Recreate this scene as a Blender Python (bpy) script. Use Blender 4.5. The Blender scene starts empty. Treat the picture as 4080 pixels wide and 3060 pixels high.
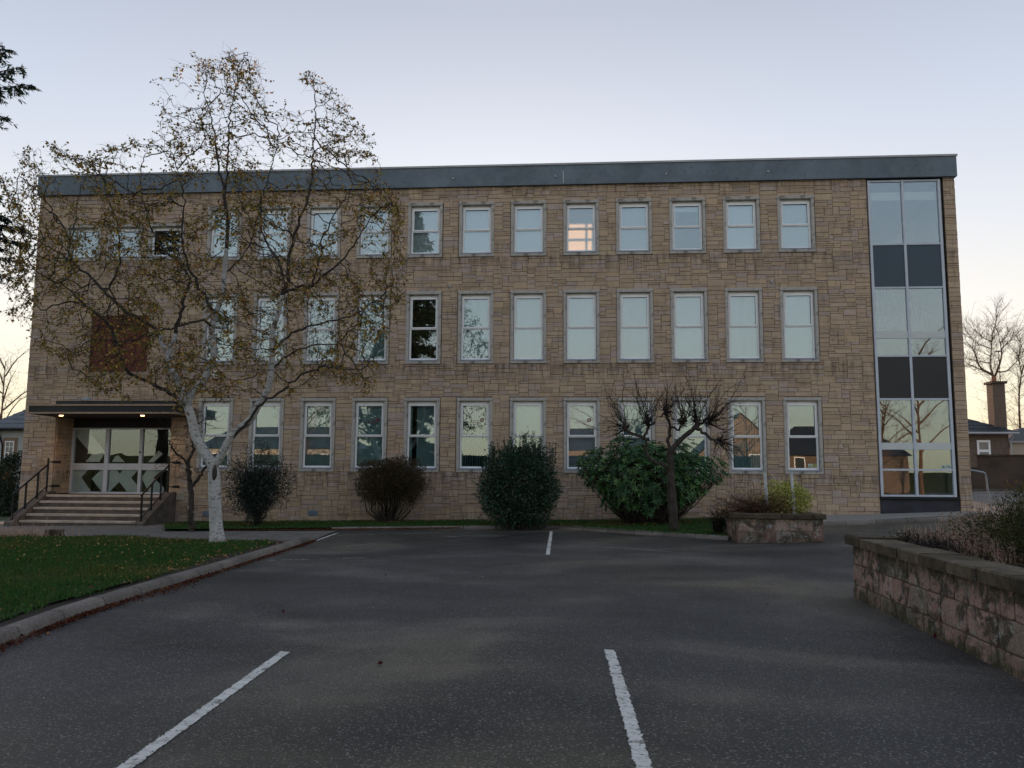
import bpy, math, random
import numpy as np
from mathutils import Vector, Matrix, kdtree

SC = bpy.context.scene
COL = SC.collection
PI = math.pi
rng = np.random.default_rng(11)
random.seed(11)

# ---------------------------------------------------------------- camera, sky, sun, exposure
def setup_camera():
    pitch, yaw, roll = 0.1122, -0.0764, 0.0058
    cy, sy = math.cos(yaw), math.sin(yaw)
    f0 = Vector((sy, cy, 0)); r0 = Vector((cy, -sy, 0)); u0 = Vector((0, 0, 1))
    fw = f0 * math.cos(pitch) + u0 * math.sin(pitch)
    u1 = -f0 * math.sin(pitch) + u0 * math.cos(pitch)
    r = r0 * math.cos(roll) + u1 * math.sin(roll)
    u = -r0 * math.sin(roll) + u1 * math.cos(roll)
    m = Matrix((r, u, -fw)).transposed().to_4x4()
    m.translation = Vector((0, -25.74, 1.55))
    cd = bpy.data.cameras.new('camera')
    cd.sensor_width = 36; cd.lens = 3259.4 / 4080 * 36
    cd.clip_start = .1; cd.clip_end = 3000
    c = bpy.data.objects.new('camera', cd); COL.objects.link(c)
    c.matrix_world = m
    SC.camera = c
setup_camera()

SUN_EL, SUN_AZ = math.radians(8.0), math.radians(-5.0)     # azimuth from +Y towards +X: behind the office
w = bpy.data.worlds.new('World'); SC.world = w; w.use_nodes = True
nt = w.node_tree; nt.nodes.clear()
sky = nt.nodes.new('ShaderNodeTexSky'); sky.sky_type = 'NISHITA'; sky.sun_disc = False
sky.sun_elevation = SUN_EL; sky.sun_rotation = SUN_AZ
sky.air_density = 1.0; sky.dust_density = 1.5; sky.ozone_density = 1.6; sky.altitude = 50
gam = nt.nodes.new('ShaderNodeGamma'); gam.inputs[1].default_value = 0.15     # the photograph's compressed tones
bg = nt.nodes.new('ShaderNodeBackground'); bg.inputs[1].default_value = 0.15
ow = nt.nodes.new('ShaderNodeOutputWorld')
tc = nt.nodes.new('ShaderNodeTexCoord'); sx = nt.nodes.new('ShaderNodeSeparateXYZ'); rp = nt.nodes.new('ShaderNodeValToRGB')
mu = nt.nodes.new('ShaderNodeMix'); mu.data_type = 'RGBA'; mu.blend_type = 'MULTIPLY'; mu.inputs[0].default_value = 1
e = rp.color_ramp.elements; e[0].position = 0; e[0].color = (1.0, .86, .60, 1); e[1].position = .6; e[1].color = (.55, .59, .68, 1)
for p, c in ((.10, (1.0, .935, .77)), (.17, (1.0, .945, .88)), (.29, (.83, .845, .895)), (.39, (.70, .745, .845)), (.51, (.56, .60, .70))):
    q = e.new(p); q.color = (*c, 1)
nt.links.new(tc.outputs['Generated'], sx.inputs[0]); nt.links.new(sx.outputs['Z'], rp.inputs[0])
nt.links.new(sky.outputs[0], gam.inputs[0]); nt.links.new(gam.outputs[0], mu.inputs[6]); nt.links.new(rp.outputs[0], mu.inputs[7])
nt.links.new(mu.outputs[2], bg.inputs[0]); nt.links.new(bg.outputs[0], ow.inputs[0])
sl = bpy.data.lights.new('sun', 'SUN'); sl.energy = 1.2; sl.angle = math.radians(.5); sl.color = (1, .6, .36)
so = bpy.data.objects.new('sun', sl); COL.objects.link(so)
sd = Vector((math.sin(SUN_AZ) * math.cos(SUN_EL), math.cos(SUN_AZ) * math.cos(SUN_EL), math.sin(SUN_EL)))
so.rotation_euler = sd.to_track_quat('Z', 'Y').to_euler()
SC.view_settings.view_transform = 'Standard'; SC.view_settings.look = 'None'
SC.view_settings.gamma = 1; SC.view_settings.use_curve_mapping = False
SC.view_settings.exposure = 2.45

# ---------------------------------------------------------------- ground heights
AX = [-20, -16, -12, -3, 2, 5, 9, 12, 20]; AZ = [-.08, -.06, 0, .07, .12, .2, .32, .45, .5]
def G(X, Y):
    X = np.asarray(X, float); Y = np.asarray(Y, float)
    t = np.clip((Y + 15) / 13, 0, 1)
    r = np.clip((X - 11.5) / 2, 0, 1) * np.clip(Y / 6, 0, 1) * .6
    return np.interp(X, AX, AZ) * t * t * (3 - 2 * t) + r

# ---------------------------------------------------------------- materials
MATS = {}
class NM:
    """small node-material helper"""
    def __init__(s, name, rough=.8, metal=0, spec=.35):
        s.m = bpy.data.materials.new(name); s.m.use_nodes = True; s.t = s.m.node_tree
        s.b = s.t.nodes['Principled BSDF']
        s.b.inputs['Roughness'].default_value = rough; s.b.inputs['Metallic'].default_value = metal
        s.b.inputs['Specular IOR Level'].default_value = spec
        s.tc = s.n('ShaderNodeTexCoord'); s.co = s.tc.outputs['Object']
        MATS[name] = s.m
    def n(s, t, **k):
        x = s.t.nodes.new(t)
        for a, v in k.items(): setattr(x, a, v)
        return x
    def l(s, a, b): s.t.links.new(a, b)
    def noise(s, scale, detail=4, rough=.6, stretch=None, dist=0):
        x = s.n('ShaderNodeTexNoise'); x.inputs['Scale'].default_value = scale
        x.inputs['Detail'].default_value = detail; x.inputs['Roughness'].default_value = rough
        x.inputs['Distortion'].default_value = dist
        if stretch:
            mp = s.n('ShaderNodeMapping'); mp.inputs['Scale'].default_value = stretch
            s.l(s.co, mp.inputs[0]); s.l(mp.outputs[0], x.inputs['Vector'])
        else: s.l(s.co, x.inputs['Vector'])
        return x.outputs['Fac']
    def ramp(s, fac, stops):
        r = s.n('ShaderNodeValToRGB'); e = r.color_ramp.elements
        e[0].position, e[0].color = stops[0][0], c4(stops[0][1])
        e[1].position, e[1].color = stops[-1][0], c4(stops[-1][1])
        for p, c in stops[1:-1]:
            q = e.new(p); q.color = c4(c)
        s.l(fac, r.inputs[0]); return r.outputs[0]
    def mix(s, fac, a, b, mode='MIX'):
        m = s.n('ShaderNodeMix', data_type='RGBA', blend_type=mode)
        for i, v in ((0, fac), (6, a), (7, b)):
            if isinstance(v, (int, float)): m.inputs[i].default_value = v
            elif isinstance(v, tuple): m.inputs[i].default_value = c4(v)
            else: s.l(v, m.inputs[i])
        return m.outputs[2]
    def bump(s, fac, strength=.3, dist=.01):
        b = s.n('ShaderNodeBump'); b.inputs['Strength'].default_value = strength
        b.inputs['Distance'].default_value = dist
        s.l(fac, b.inputs['Height']); s.l(b.outputs[0], s.b.inputs['Normal'])
    def color(s, c):
        if isinstance(c, tuple): s.b.inputs['Base Color'].default_value = c4(c)
        else: s.l(c, s.b.inputs['Base Color'])
        return s
    def attr(s, name='tone'):
        a = s.n('ShaderNodeAttribute'); a.attribute_name = name; return a.outputs['Color']
def c4(c):
    if isinstance(c, (int, float)): c = (c, c, c)
    return (c[0], c[1], c[2], 1)

def simple(name, c, rough=.7, metal=0, var=.25, scale=6, bump=0, spec=.35, stretch=None):
    m = NM(name, rough, metal, spec)
    n = m.noise(scale, 5, .65, stretch)
    d = tuple(x * (1 - var) for x in c); e = tuple(min(1, x * (1 + var)) for x in c)
    m.color(m.ramp(n, [(.3, d), (.7, e)]))
    if bump: m.bump(n, bump, .01)
    return m.m

def make_materials():
    # facade stone: tone per stone, grain and blotchy weathering
    m = NM('facade_stone', .88, 0, .2)
    g = m.noise(38, 5, .7); b = m.noise(1.1, 5, .7, (1, 1, 2.2)); v = m.noise(2.6, 4, .6, (3, 3, .55))
    c = m.mix(1.0, m.attr(), m.ramp(g, [(.25, .84), (.75, 1.2)]), 'MULTIPLY')
    c = m.mix(1.0, c, m.ramp(b, [(.3, .78), (.5, 1.02), (.8, 1.12)]), 'MULTIPLY')
    c = m.mix(m.ramp(v, [(.56, 0), (.72, .55)]), c, (.10, .08, .062))
    # dirt washed down under the sills and damp at the foot of the wall
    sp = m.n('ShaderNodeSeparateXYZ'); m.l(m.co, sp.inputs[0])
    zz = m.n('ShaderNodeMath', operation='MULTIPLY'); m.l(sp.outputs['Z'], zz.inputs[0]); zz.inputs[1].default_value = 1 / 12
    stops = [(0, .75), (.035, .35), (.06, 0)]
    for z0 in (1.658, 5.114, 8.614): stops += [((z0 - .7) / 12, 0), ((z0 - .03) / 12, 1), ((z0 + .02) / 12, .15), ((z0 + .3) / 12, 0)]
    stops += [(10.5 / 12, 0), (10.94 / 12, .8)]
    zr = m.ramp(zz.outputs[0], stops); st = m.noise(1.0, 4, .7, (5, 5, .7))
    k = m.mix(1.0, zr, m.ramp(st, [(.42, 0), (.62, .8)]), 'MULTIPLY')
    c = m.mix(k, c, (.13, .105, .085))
    m.color(c); m.bump(g, .5, .012)
    simple('mortar', (.20, .148, .105), .95, var=.4, scale=9, bump=.3)
    m = NM('surround_stone', .85, 0, .25)
    g = m.noise(30, 4); v = m.noise(3.2, 5, .7, (1, 1, 1.5))
    m.color(m.mix(m.ramp(v, [(.52, 0), (.68, .8)]), m.ramp(g, [(.3, (.38, .36, .335)), (.7, (.52, .5, .47))]), (.1, .092, .08)))
    m.bump(g, .25, .006)
    simple('lintel_stain', (.12, .108, .095), .9, var=.5, scale=7)
    simple('white_frame', (.9, .92, .94), .4, var=.06, scale=4)
    simple('grey_frame', (.55, .60, .68), .45, var=.1, scale=3)
    simple('sill_metal', (.34, .39, .47), .45, var=.12, scale=5)
    m = NM('fascia_blue', .6, 0, .3)
    g = m.noise(1.6, 6, .75); h = m.noise(8, 6, .75); q = m.noise(.35, 3)
    k = m.mix(1.0, m.ramp(g, [(.35, (.115, .15, .185)), (.65, (.17, .21, .25))]), m.ramp(q, [(.35, .8), (.65, 1.15)]), 'MULTIPLY')
    m.color(m.mix(m.ramp(h, [(.58, 0), (.68, .6)]), k, (.022, .03, .038))); m.bump(h, .25, .01)
    simple('coping_light', (.42, .43, .46), .6, var=.15, scale=1.5)
    simple('spandrel', (.04, .07, .10), .35, var=.12, scale=.8)
    simple('spandrel_dark', (.022, .024, .032), .35, var=.12, scale=.8)
    simple('red_panel', (.14, .043, .03), .75, var=.35, scale=1.7, bump=.2)
    simple('concrete', (.12, .10, .085), .9, var=.4, scale=3.5, bump=.3)
    simple('concrete_edge', (.46, .39, .32), .85, var=.3, scale=5, bump=.2)
    simple('canopy_dark', (.012, .016, .02), .5, var=.3, scale=2)
    simple('canopy_soffit', (.06, .04, .028), .8, var=.2)
    simple('canopy_trim', (.36, .26, .18), .6, var=.2, scale=3)
    simple('black_metal', (.008, .009, .011), .45, var=.2)
    simple('galvanised', (.3, .34, .38), .4, .6, var=.2, scale=12)
    simple('interior_wall', (.5, .52, .5), .9, var=.05)
    simple('interior_dark', (.035, .035, .035), .9, var=.1)
    simple('interior_floor', (.06, .08, .1), .8, var=.1)
    simple('band_white', (.62, .66, .66), .6, var=.05)
    simple('dark_base', (.03, .033, .045), .6, var=.35, scale=2.5)
    simple('blind_teal', (.30, .45, .47), .85, var=.05)
    simple('blind_grey', (.42, .46, .48), .85, var=.04)
    simple('blind_pale', (.62, .66, .68), .85, var=.03)
    simple('frosted', (.66, .7, .66), .5, var=.08)
    m = NM('blind_sun', .9); m.color((.6, .56, .5)); tr = m.n('ShaderNodeBsdfTranslucent'); tr.inputs[0].default_value = (.75, .62, .48, 1)
    mx = m.n('ShaderNodeMixShader'); mx.inputs[0].default_value = .65; m.l(m.b.outputs[0], mx.inputs[1]); m.l(tr.outputs[0], mx.inputs[2])
    m.l(mx.outputs[0], m.t.nodes['Material Output'].inputs[0])
    for nm, f, tc in (('window_glass', .18, (.93, .965, .96)), ('door_glass', .10, (.95, .97, .96)), ('stair_glass', .17, (.95, .97, .97))):
        m = NM(nm); t = m.t; t.nodes.remove(m.b)
        gl = m.n('ShaderNodeBsdfGlossy'); gl.inputs['Roughness'].default_value = 0; gl.inputs[0].default_value = (.78, .92, 1.0, 1)
        tp = m.n('ShaderNodeBsdfTransparent'); tp.inputs[0].default_value = c4(tc)
        mx = m.n('ShaderNodeMixShader'); lw = m.n('ShaderNodeLayerWeight'); lw.inputs[0].default_value = .25
        mr = m.n('ShaderNodeMapRange'); mr.inputs[3].default_value = f; mr.inputs[4].default_value = .95
        m.l(lw.outputs['Fresnel'], mr.inputs[0]); m.l(mr.outputs[0], mx.inputs[0])
        m.l(tp.outputs[0], mx.inputs[1]); m.l(gl.outputs[0], mx.inputs[2])
        bp = m.n('ShaderNodeBump'); bp.inputs['Strength'].default_value = .12; bp.inputs['Distance'].default_value = .004 if nm[0] != 'd' else .03
        m.l(m.noise(1.4, 1, .4), bp.inputs['Height']); m.l(bp.outputs[0], gl.inputs['Normal'])
        m.l(mx.outputs[0], t.nodes['Material Output'].inputs[0])
    m = NM('lamp_glow'); m.b.inputs['Emission Color'].default_value = (1, .5, .2, 1); m.b.inputs['Emission Strength'].default_value = 6
    # asphalt
    m = NM('asphalt', .8, 0, .5)
    big = m.noise(.23, 4, .55, (1, 1.35, 1), .9); mid = m.noise(1.5, 5, .65); hue = m.noise(.16, 3, .5); sp = m.n('ShaderNodeTexVoronoi'); sp.inputs['Scale'].default_value = 95; m.l(m.co, sp.inputs['Vector'])
    f = m.noise(60, 3, .7)
    c = m.ramp(big, [(.38, (.0115, .0105, .0105)), (.46, (.026, .0238, .0222)), (.53, (.044, .0395, .0345)), (.62, (.09, .079, .064))])
    c = m.mix(1.0, c, m.ramp(mid, [(.3, .72), (.7, 1.25)]), 'MULTIPLY')
    c = m.mix(1.0, c, m.ramp(hue, [(.38, (.92, .92, 1.12)), (.5, (1, 1, 1)), (.62, (1.08, 1.05, .82))]), 'MULTIPLY')
    c = m.mix(1.0, c, m.ramp(f, [(.3, .3), (.5, .95), (.72, 2.2)]), 'MULTIPLY')
    sepc = m.n('ShaderNodeSeparateColor'); m.l(sp.outputs['Color'], sepc.inputs[0])
    c = m.mix(m.ramp(sepc.outputs[0], [(.88, 0), (.97, .7)]), c, (.26, .24, .21)); m.color(c)
    m.bump(f, .9, .008)
    m.l(m.ramp(big, [(.35, .5), (.6, .72)]), m.b.inputs['Roughness'])
    simple('road_paint_faint', (.42, .41, .38), .85, var=.3, scale=9)
    m = NM('road_paint', .8, 0, .3); g = m.noise(30, 5, .75); h = m.noise(5, 4, .7)
    a = m.mix(1.0, m.ramp(g, [(.36, 0), (.43, 1)]), m.ramp(h, [(.34, .15), (.44, 1)]), 'MULTIPLY')
    m.color(m.mix(a, (.05, .048, .045), m.ramp(h, [(.3, (.5, .48, .44)), (.7, (.68, .68, .66))]))); m.bump(g, .4, .004)
    simple('tar_seal', (.012, .012, .013), .5, var=.2)
    simple('path_tarmac', (.15, .14, .13), .9, var=.35, scale=2.5, bump=.3)
    simple('pavement', (.2, .185, .175), .9, var=.2, scale=2.5)
    m = NM('kerb_stone', .9, 0, .2)
    g = m.noise(45, 4, .8); b = m.noise(1.4, 4)
    c = m.mix(1.0, m.ramp(g, [(.3, (.10, .088, .08)), (.5, (.2, .175, .16)), (.75, (.34, .31, .285))]), m.ramp(b, [(.3, .65), (.7, 1.15)]), 'MULTIPLY')
    oi = m.n('ShaderNodeObjectInfo'); c = m.mix(1.0, c, m.ramp(oi.outputs['Random'], [(0, .78), (1, 1.15)]), 'MULTIPLY')
    m.color(c); m.bump(g, .6, .01)
    simple('gravel', (.26, .25, .23), .95, var=.7, scale=30, bump=.8)
    simple('soil', (.03, .023, .017), .97, var=.5, scale=18, bump=.9)
    m = NM('lawn_soil', .95); g = m.noise(1.2, 5); h = m.noise(28, 4, .7)
    c = m.mix(1.0, m.ramp(g, [(.3, (.012, .028, .007)), (.6, (.02, .055, .011)), (.8, (.05, .06, .016))]), m.ramp(h, [(.3, .5), (.7, 1.4)]), 'MULTIPLY')
    m.color(c); m.bump(h, .8, .02)
    simple('hedge_green', (.012, .022, .01), .95, var=.5, scale=2)
    simple('ground_far', (.03, .05, .02), .95, var=.5, scale=.3)
    m = NM('tone_leaf', .65, 0, .3); m.color(m.attr())
    tr = m.n('ShaderNodeBsdfTranslucent'); m.l(m.attr(), tr.inputs[0])
    mx = m.n('ShaderNodeMixShader'); mx.inputs[0].default_value = .3; m.l(m.b.outputs[0], mx.inputs[1]); m.l(tr.outputs[0], mx.inputs[2])
    m.l(mx.outputs[0], m.t.nodes['Material Output'].inputs[0])
    m = NM('gloss_leaf', .38, 0, .5); m.color(m.attr())
    m = NM('birch_bark', .75, 0, .3)
    v = m.noise(6, 4, .65, (1.4, 1.4, 5)); h = m.noise(2.2, 5, .7, dist=1.2); g = m.noise(22, 4, .7)
    c = m.mix(1.0, m.ramp(g, [(.3, (.36, .36, .36)), (.7, (.62, .61, .6))]), m.ramp(h, [(.3, .72), (.6, 1.05)]), 'MULTIPLY')
    c = m.mix(m.ramp(v, [(.57, 0), (.63, .85)]), c, (.06, .053, .045))
    c = m.mix(m.ramp(h, [(.56, 0), (.62, .8)]), c, (.07, .062, .05)); m.color(c); m.bump(v, .5, .015)
    simple('birch_limb', (.05, .042, .036), .85, var=.7, scale=7)
    simple('twig_dark', (.022, .016, .013), .85, var=.4, scale=5)
    simple('bark_dark', (.05, .04, .034), .9, var=.5, scale=14, bump=.6, stretch=(1, 1, .5))
    simple('bark_bg', (.13, .075, .05), .9, var=.3, scale=3)
    simple('dead_stalk', (.46, .33, .25), .9, var=.5, scale=9)
    # planter wall stone: pink sandstone, mortar smears, moss and lichen
    m = NM('planter_stone', .92, 0, .2)
    a = m.noise(3.1, 6, .7, dist=.8); b = m.noise(2.3, 5, .7, (1, 1, .6), dist=.5); g = m.noise(26, 5, .75); l = m.noise(9, 6, .8)
    c = m.mix(1.0, m.attr(), m.ramp(g, [(.25, .6), (.75, 1.25)]), 'MULTIPLY')
    c = m.mix(m.ramp(a, [(.48, 0), (.56, .9)]), c, (.06, .052, .04))
    c = m.mix(m.ramp(l, [(.55, 0), (.61, .85)]), c, (.36, .37, .35))
    c = m.mix(m.ramp(b, [(.62, 0), (.7, .7)]), c, (.06, .055, .016)); sz = m.n('ShaderNodeSeparateXYZ'); m.l(m.co, sz.inputs[0]); zr = m.ramp(sz.outputs['Z'], [(.02, .9), (.22, .12), (.5, .05), (.62, .75)])
    k = m.mix(1.0, zr, m.ramp(l, [(.4, .1), (.55, 1)]), 'MULTIPLY'); c = m.mix(k, c, (.05, .052, .02)); m.color(c); m.bump(g, .8, .02)
    m = NM('planter_mortar', .95, 0, .15); a = m.noise(7, 6, .8); g = m.noise(40, 3)
    m.color(m.ramp(a, [(.3, (.07, .05, .042)), (.5, (.16, .115, .098)), (.7, (.24, .19, .165))])); m.bump(g, .6, .01)
    m = NM('coping_stone', .92, 0, .2); a = m.noise(5, 6, .75); l = m.noise(13, 5, .7)
    c = m.ramp(a, [(.3, (.035, .03, .022)), (.55, (.1, .08, .055)), (.75, (.16, .13, .09))])
    oi = m.n('ShaderNodeObjectInfo'); c = m.mix(1.0, c, m.ramp(oi.outputs['Random'], [(0, .65), (1, 1.35)]), 'MULTIPLY')
    m.color(m.mix(m.ramp(l, [(.66, 0), (.69, .8)]), c, (.45, .46, .45))); m.bump(a, .7, .015)
    simple('post_paint', (.5, .52, .54), .7, var=.3, scale=11, bump=.2)
    simple('render_white', (.42, .44, .44), .9, var=.06, scale=1)
    simple('render_brown', (.15, .112, .088), .95, var=.2, scale=6, bump=.4)
    simple('render_dark', (.085, .062, .05), .97, var=.35, scale=1.4, bump=.4)
    simple('slate', (.025, .03, .038), .6, var=.45, scale=5)
    simple('slate_pale', (.1, .115, .135), .55, var=.3, scale=3)
    simple('house_stone', (.26, .18, .12), .9, var=.2, scale=5)
    simple('house_pale', (.45, .38, .3), .9, var=.1, scale=1)
    simple('pane_dark', (.03, .035, .04), .15, var=.1, spec=.6)
    simple('pane_pale', (.2, .2, .19), .2, var=.1, spec=.6)
    simple('grille', (.16, .21, .27), .6, var=.2)
    simple('alarm_white', (.7, .68, .68), .5, var=.05)
    simple('alarm_red', (.12, .008, .01), .5, var=.1)
    simple('magenta', (.16, .012, .045), .6, var=.1)
    simple('sticker_pale', (.5, .6, .52), .6, var=.06)
    simple('sticker_yellow', (.42, .48, .1), .6, var=.06)
    simple('ink', (.03, .06, .05), .7, var=.1)
    simple('terracotta', (.3, .13, .07), .8, var=.2)
make_materials()

# ---------------------------------------------------------------- mesh builder and tagging
class MB:
    def __init__(s): s.v = []; s.f = []; s.t = []; s.n = 0
    def add(s, verts, faces, tone=None):
        verts = np.asarray(verts, float).reshape(-1, 3)
        s.v.append(verts); b = s.n
        for f in faces: s.f.append([i + b for i in f])
        if tone is not None: s.t.append(np.repeat(np.array([[*tone, 1.0]]), len(verts), 0))
        s.n += len(verts)
    def box(s, x0, x1, y0, y1, z0, z1, tone=None):
        v = [(x, y, z) for z in (z0, z1) for y in (y0, y1) for x in (x0, x1)]
        s.add(v, [(0, 2, 3, 1), (4, 5, 7, 6), (0, 1, 5, 4), (2, 6, 7, 3), (0, 4, 6, 2), (1, 3, 7, 5)], tone)
    def bbox(s, x0, x1, y0, y1, z0, z1, b=.006):
        """box with bevelled front (-Y) edge ring"""
        o = [(x0, z0), (x1, z0), (x1, z1), (x0, z1)]; i = [(x0 + b, z0 + b), (x1 - b, z0 + b), (x1 - b, z1 - b), (x0 + b, z1 - b)]
        v = [(x, y1, z) for x, z in o] + [(x, y0 + b, z) for x, z in o] + [(x, y0, z) for x, z in i]
        f = [(3, 2, 1, 0), (8, 9, 10, 11)]
        for k in range(4):
            q = (k + 1) % 4; f += [(k, q, 4 + q, 4 + k), (4 + k, 4 + q, 8 + q, 8 + k)]
        s.add(v, f)
    def prism(s, poly, z0, z1):
        """extrude an (x, y) polygon from z0 to z1; z may be functions of x, y"""
        n = len(poly)
        a = z0 if callable(z0) else (lambda x, y: z0); b = z1 if callable(z1) else (lambda x, y: z1)
        v = [(x, y, float(a(x, y))) for x, y in poly] + [(x, y, float(b(x, y))) for x, y in poly]
        s.add(v, [tuple(range(n))[::-1], tuple(range(n, 2 * n))] + [(k, (k + 1) % n, n + (k + 1) % n, n + k) for k in range(n)])
    def tube(s, pts, rad, n=6, cap=True, tone=None):
        P = np.asarray(pts, float); m = len(P)
        if np.isscalar(rad): rad = [rad] * m
        T = np.gradient(P, axis=0) if m > 1 else np.array([[0, 0, 1.]])
        T /= np.linalg.norm(T, axis=1)[:, None] + 1e-9
        a = np.cross(T, (0, 0, 1.)); bad = np.linalg.norm(a, axis=1) < .15
        a[bad] = np.cross(T[bad], (0, 1., 0)); a /= np.linalg.norm(a, axis=1)[:, None]
        for k in range(1, m):                               # keep the frame from twisting
            if np.dot(a[k], a[k - 1]) < 0: a[k] = -a[k]
        b = np.cross(T, a)
        an = np.arange(n) * 2 * PI / n
        R = np.asarray(rad, float)[:, None, None]
        V = P[:, None] + R * (np.cos(an)[None, :, None] * a[:, None] + np.sin(an)[None, :, None] * b[:, None])
        f = [(i * n + j, i * n + (j + 1) % n, (i + 1) * n + (j + 1) % n, (i + 1) * n + j) for i in range(m - 1) for j in range(n)]
        if cap: f += [tuple(range(n))[::-1], tuple(range((m - 1) * n, m * n))]
        s.add(V.reshape(-1, 3), f, tone)
    def build(s, name, mat, parent=None, smooth=False, **props):
        me = bpy.data.meshes.new(name)
        V = np.concatenate(s.v) if s.v else np.zeros((0, 3))
        me.vertices.add(len(V)); me.vertices.foreach_set('co', V.ravel())
        L = np.array([len(f) for f in s.f]); I = np.concatenate([np.array(f) for f in s.f]) if s.f else np.zeros(0, int)
        me.loops.add(len(I)); me.loops.foreach_set('vertex_index', I)
        me.polygons.add(len(L)); me.polygons.foreach_set('loop_start', np.concatenate([[0], np.cumsum(L)[:-1]]))
        me.polygons.foreach_set('loop_total', L)
        if smooth: me.polygons.foreach_set('use_smooth', np.ones(len(L), bool))
        me.update(calc_edges=True)
        if not smooth: me.shade_flat()
        if s.t:
            a = me.attributes.new('tone', 'FLOAT_COLOR', 'POINT'); a.data.foreach_set('color', np.concatenate(s.t).ravel())
        me.materials.append(MATS[mat] if isinstance(mat, str) else mat)
        return put(name, me, parent, **props)
def fast_mesh(name, V, F, mat, parent=None, tone=None, smooth=False, **props):
    """V (n,3), F (m,k) arrays"""
    me = bpy.data.meshes.new(name); k = F.shape[1]
    me.vertices.add(len(V)); me.vertices.foreach_set('co', np.ascontiguousarray(V, dtype=np.float32).ravel())
    me.loops.add(F.size); me.loops.foreach_set('vertex_index', F.ravel().astype(np.int32))
    me.polygons.add(len(F)); me.polygons.foreach_set('loop_start', np.arange(len(F), dtype=np.int32) * k)
    me.polygons.foreach_set('loop_total', np.full(len(F), k, dtype=np.int32))
    if smooth: me.polygons.foreach_set('use_smooth', np.ones(len(F), bool))
    me.update(calc_edges=True)
    if not smooth: me.shade_flat()
    if tone is not None:
        T = np.ones((len(V), 4), np.float32); T[:, :3] = tone
        a = me.attributes.new('tone', 'FLOAT_COLOR', 'POINT'); a.data.foreach_set('color', T.ravel())
    me.materials.append(MATS[mat])
    return put(name, me, parent, **props)
def put(name, me, parent=None, **props):
    o = bpy.data.objects.new(name, me); COL.objects.link(o)
    if parent is not None:
        o.parent = parent
        p = Vector((0, 0, 0)); q = parent
        while q is not None: p += q.location; q = q.parent      # world place of the parent chain
        if not props.pop('local', False): o.location = -p
    for k, v in props.items(): o[k] = v
    return o
def thing(name, label, cat, loc=(0, 0, 0), group=None):
    o = bpy.data.objects.new(name, None); COL.objects.link(o); o.location = loc
    o.empty_display_size = .2
    o['label'] = label; o['category'] = cat
    if group: o['group'] = group
    return o
def sheet(name, poly, zf, mat, step=None, **props):
    """flat or draped sheet from an outline polygon (x, y), cut into a fine fan by bmesh triangulation"""
    import bmesh
    bm = bmesh.new(); vs = [bm.verts.new((x, y, 0)) for x, y in poly]; f = bm.faces.new(vs)
    if f.normal.z < 0: f.normal_flip()
    xs = [p[0] for p in poly]; ys = [p[1] for p in poly]; step = step or 1.0
    for ax, lo, hi in ((0, min(xs), max(xs)), (1, min(ys), max(ys))):
        k = lo + step
        while k < hi:
            co = [0, 0, 0]; no = [0, 0, 0]; co[ax] = k; no[ax] = 1
            bmesh.ops.bisect_plane(bm, geom=bm.verts[:] + bm.edges[:] + bm.faces[:], plane_co=co, plane_no=no, dist=1e-5)
            k += step
    bmesh.ops.recalc_face_normals(bm, faces=bm.faces[:])
    bm.normal_update()
    for v in bm.verts: v.co.z = float(zf(v.co.x, v.co.y))
    for f in bm.faces:
        if f.normal.z < 0: f.normal_flip()
    me = bpy.data.meshes.new(name); bm.to_mesh(me); bm.free(); me.materials.append(MATS[mat])
    return put(name, me, None, **props)
def inside(poly, X, Y):
    r = np.zeros(len(X), bool); n = len(poly)
    for i in range(n):
        (x0, y0), (x1, y1) = poly[i], poly[(i + 1) % n]
        if y0 == y1: continue
        c = ((y0 > Y) != (y1 > Y)) & (X < (x1 - x0) * (Y - y0) / (y1 - y0) + x0); r ^= c
    return r
def lighten(base, n, var=.25, hue=.08):
    b = np.array(base)[None]; k = 1 + var * (rng.random((n, 1)) * 2 - 1)
    return np.clip(b * k * (1 + hue * rng.standard_normal((n, 3))), .002, 1)
def pick(pal, n, w=None):
    pal = np.array(pal); return pal[rng.choice(len(pal), n, p=w)]
def leaves_mesh(P, N, size, asp=1.0, fold=.0):
    """one rhombic leaf per point; N = pointing direction (n,3)"""
    n = len(P); N = N / (np.linalg.norm(N, axis=1)[:, None] + 1e-9)
    S = np.cross(N, rng.standard_normal((n, 3))); S /= np.linalg.norm(S, axis=1)[:, None] + 1e-9
    U = np.cross(S, N)
    L = np.asarray(size).reshape(-1, 1) * np.ones((n, 1)); W = L * asp * .5
    V = np.stack([P, P + N * L * .5 + S * W + U * fold * L, P + N * L, P + N * L * .5 - S * W + U * fold * L], 1).reshape(-1, 3)
    F = np.arange(n * 4).reshape(n, 4); return V, F
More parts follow.
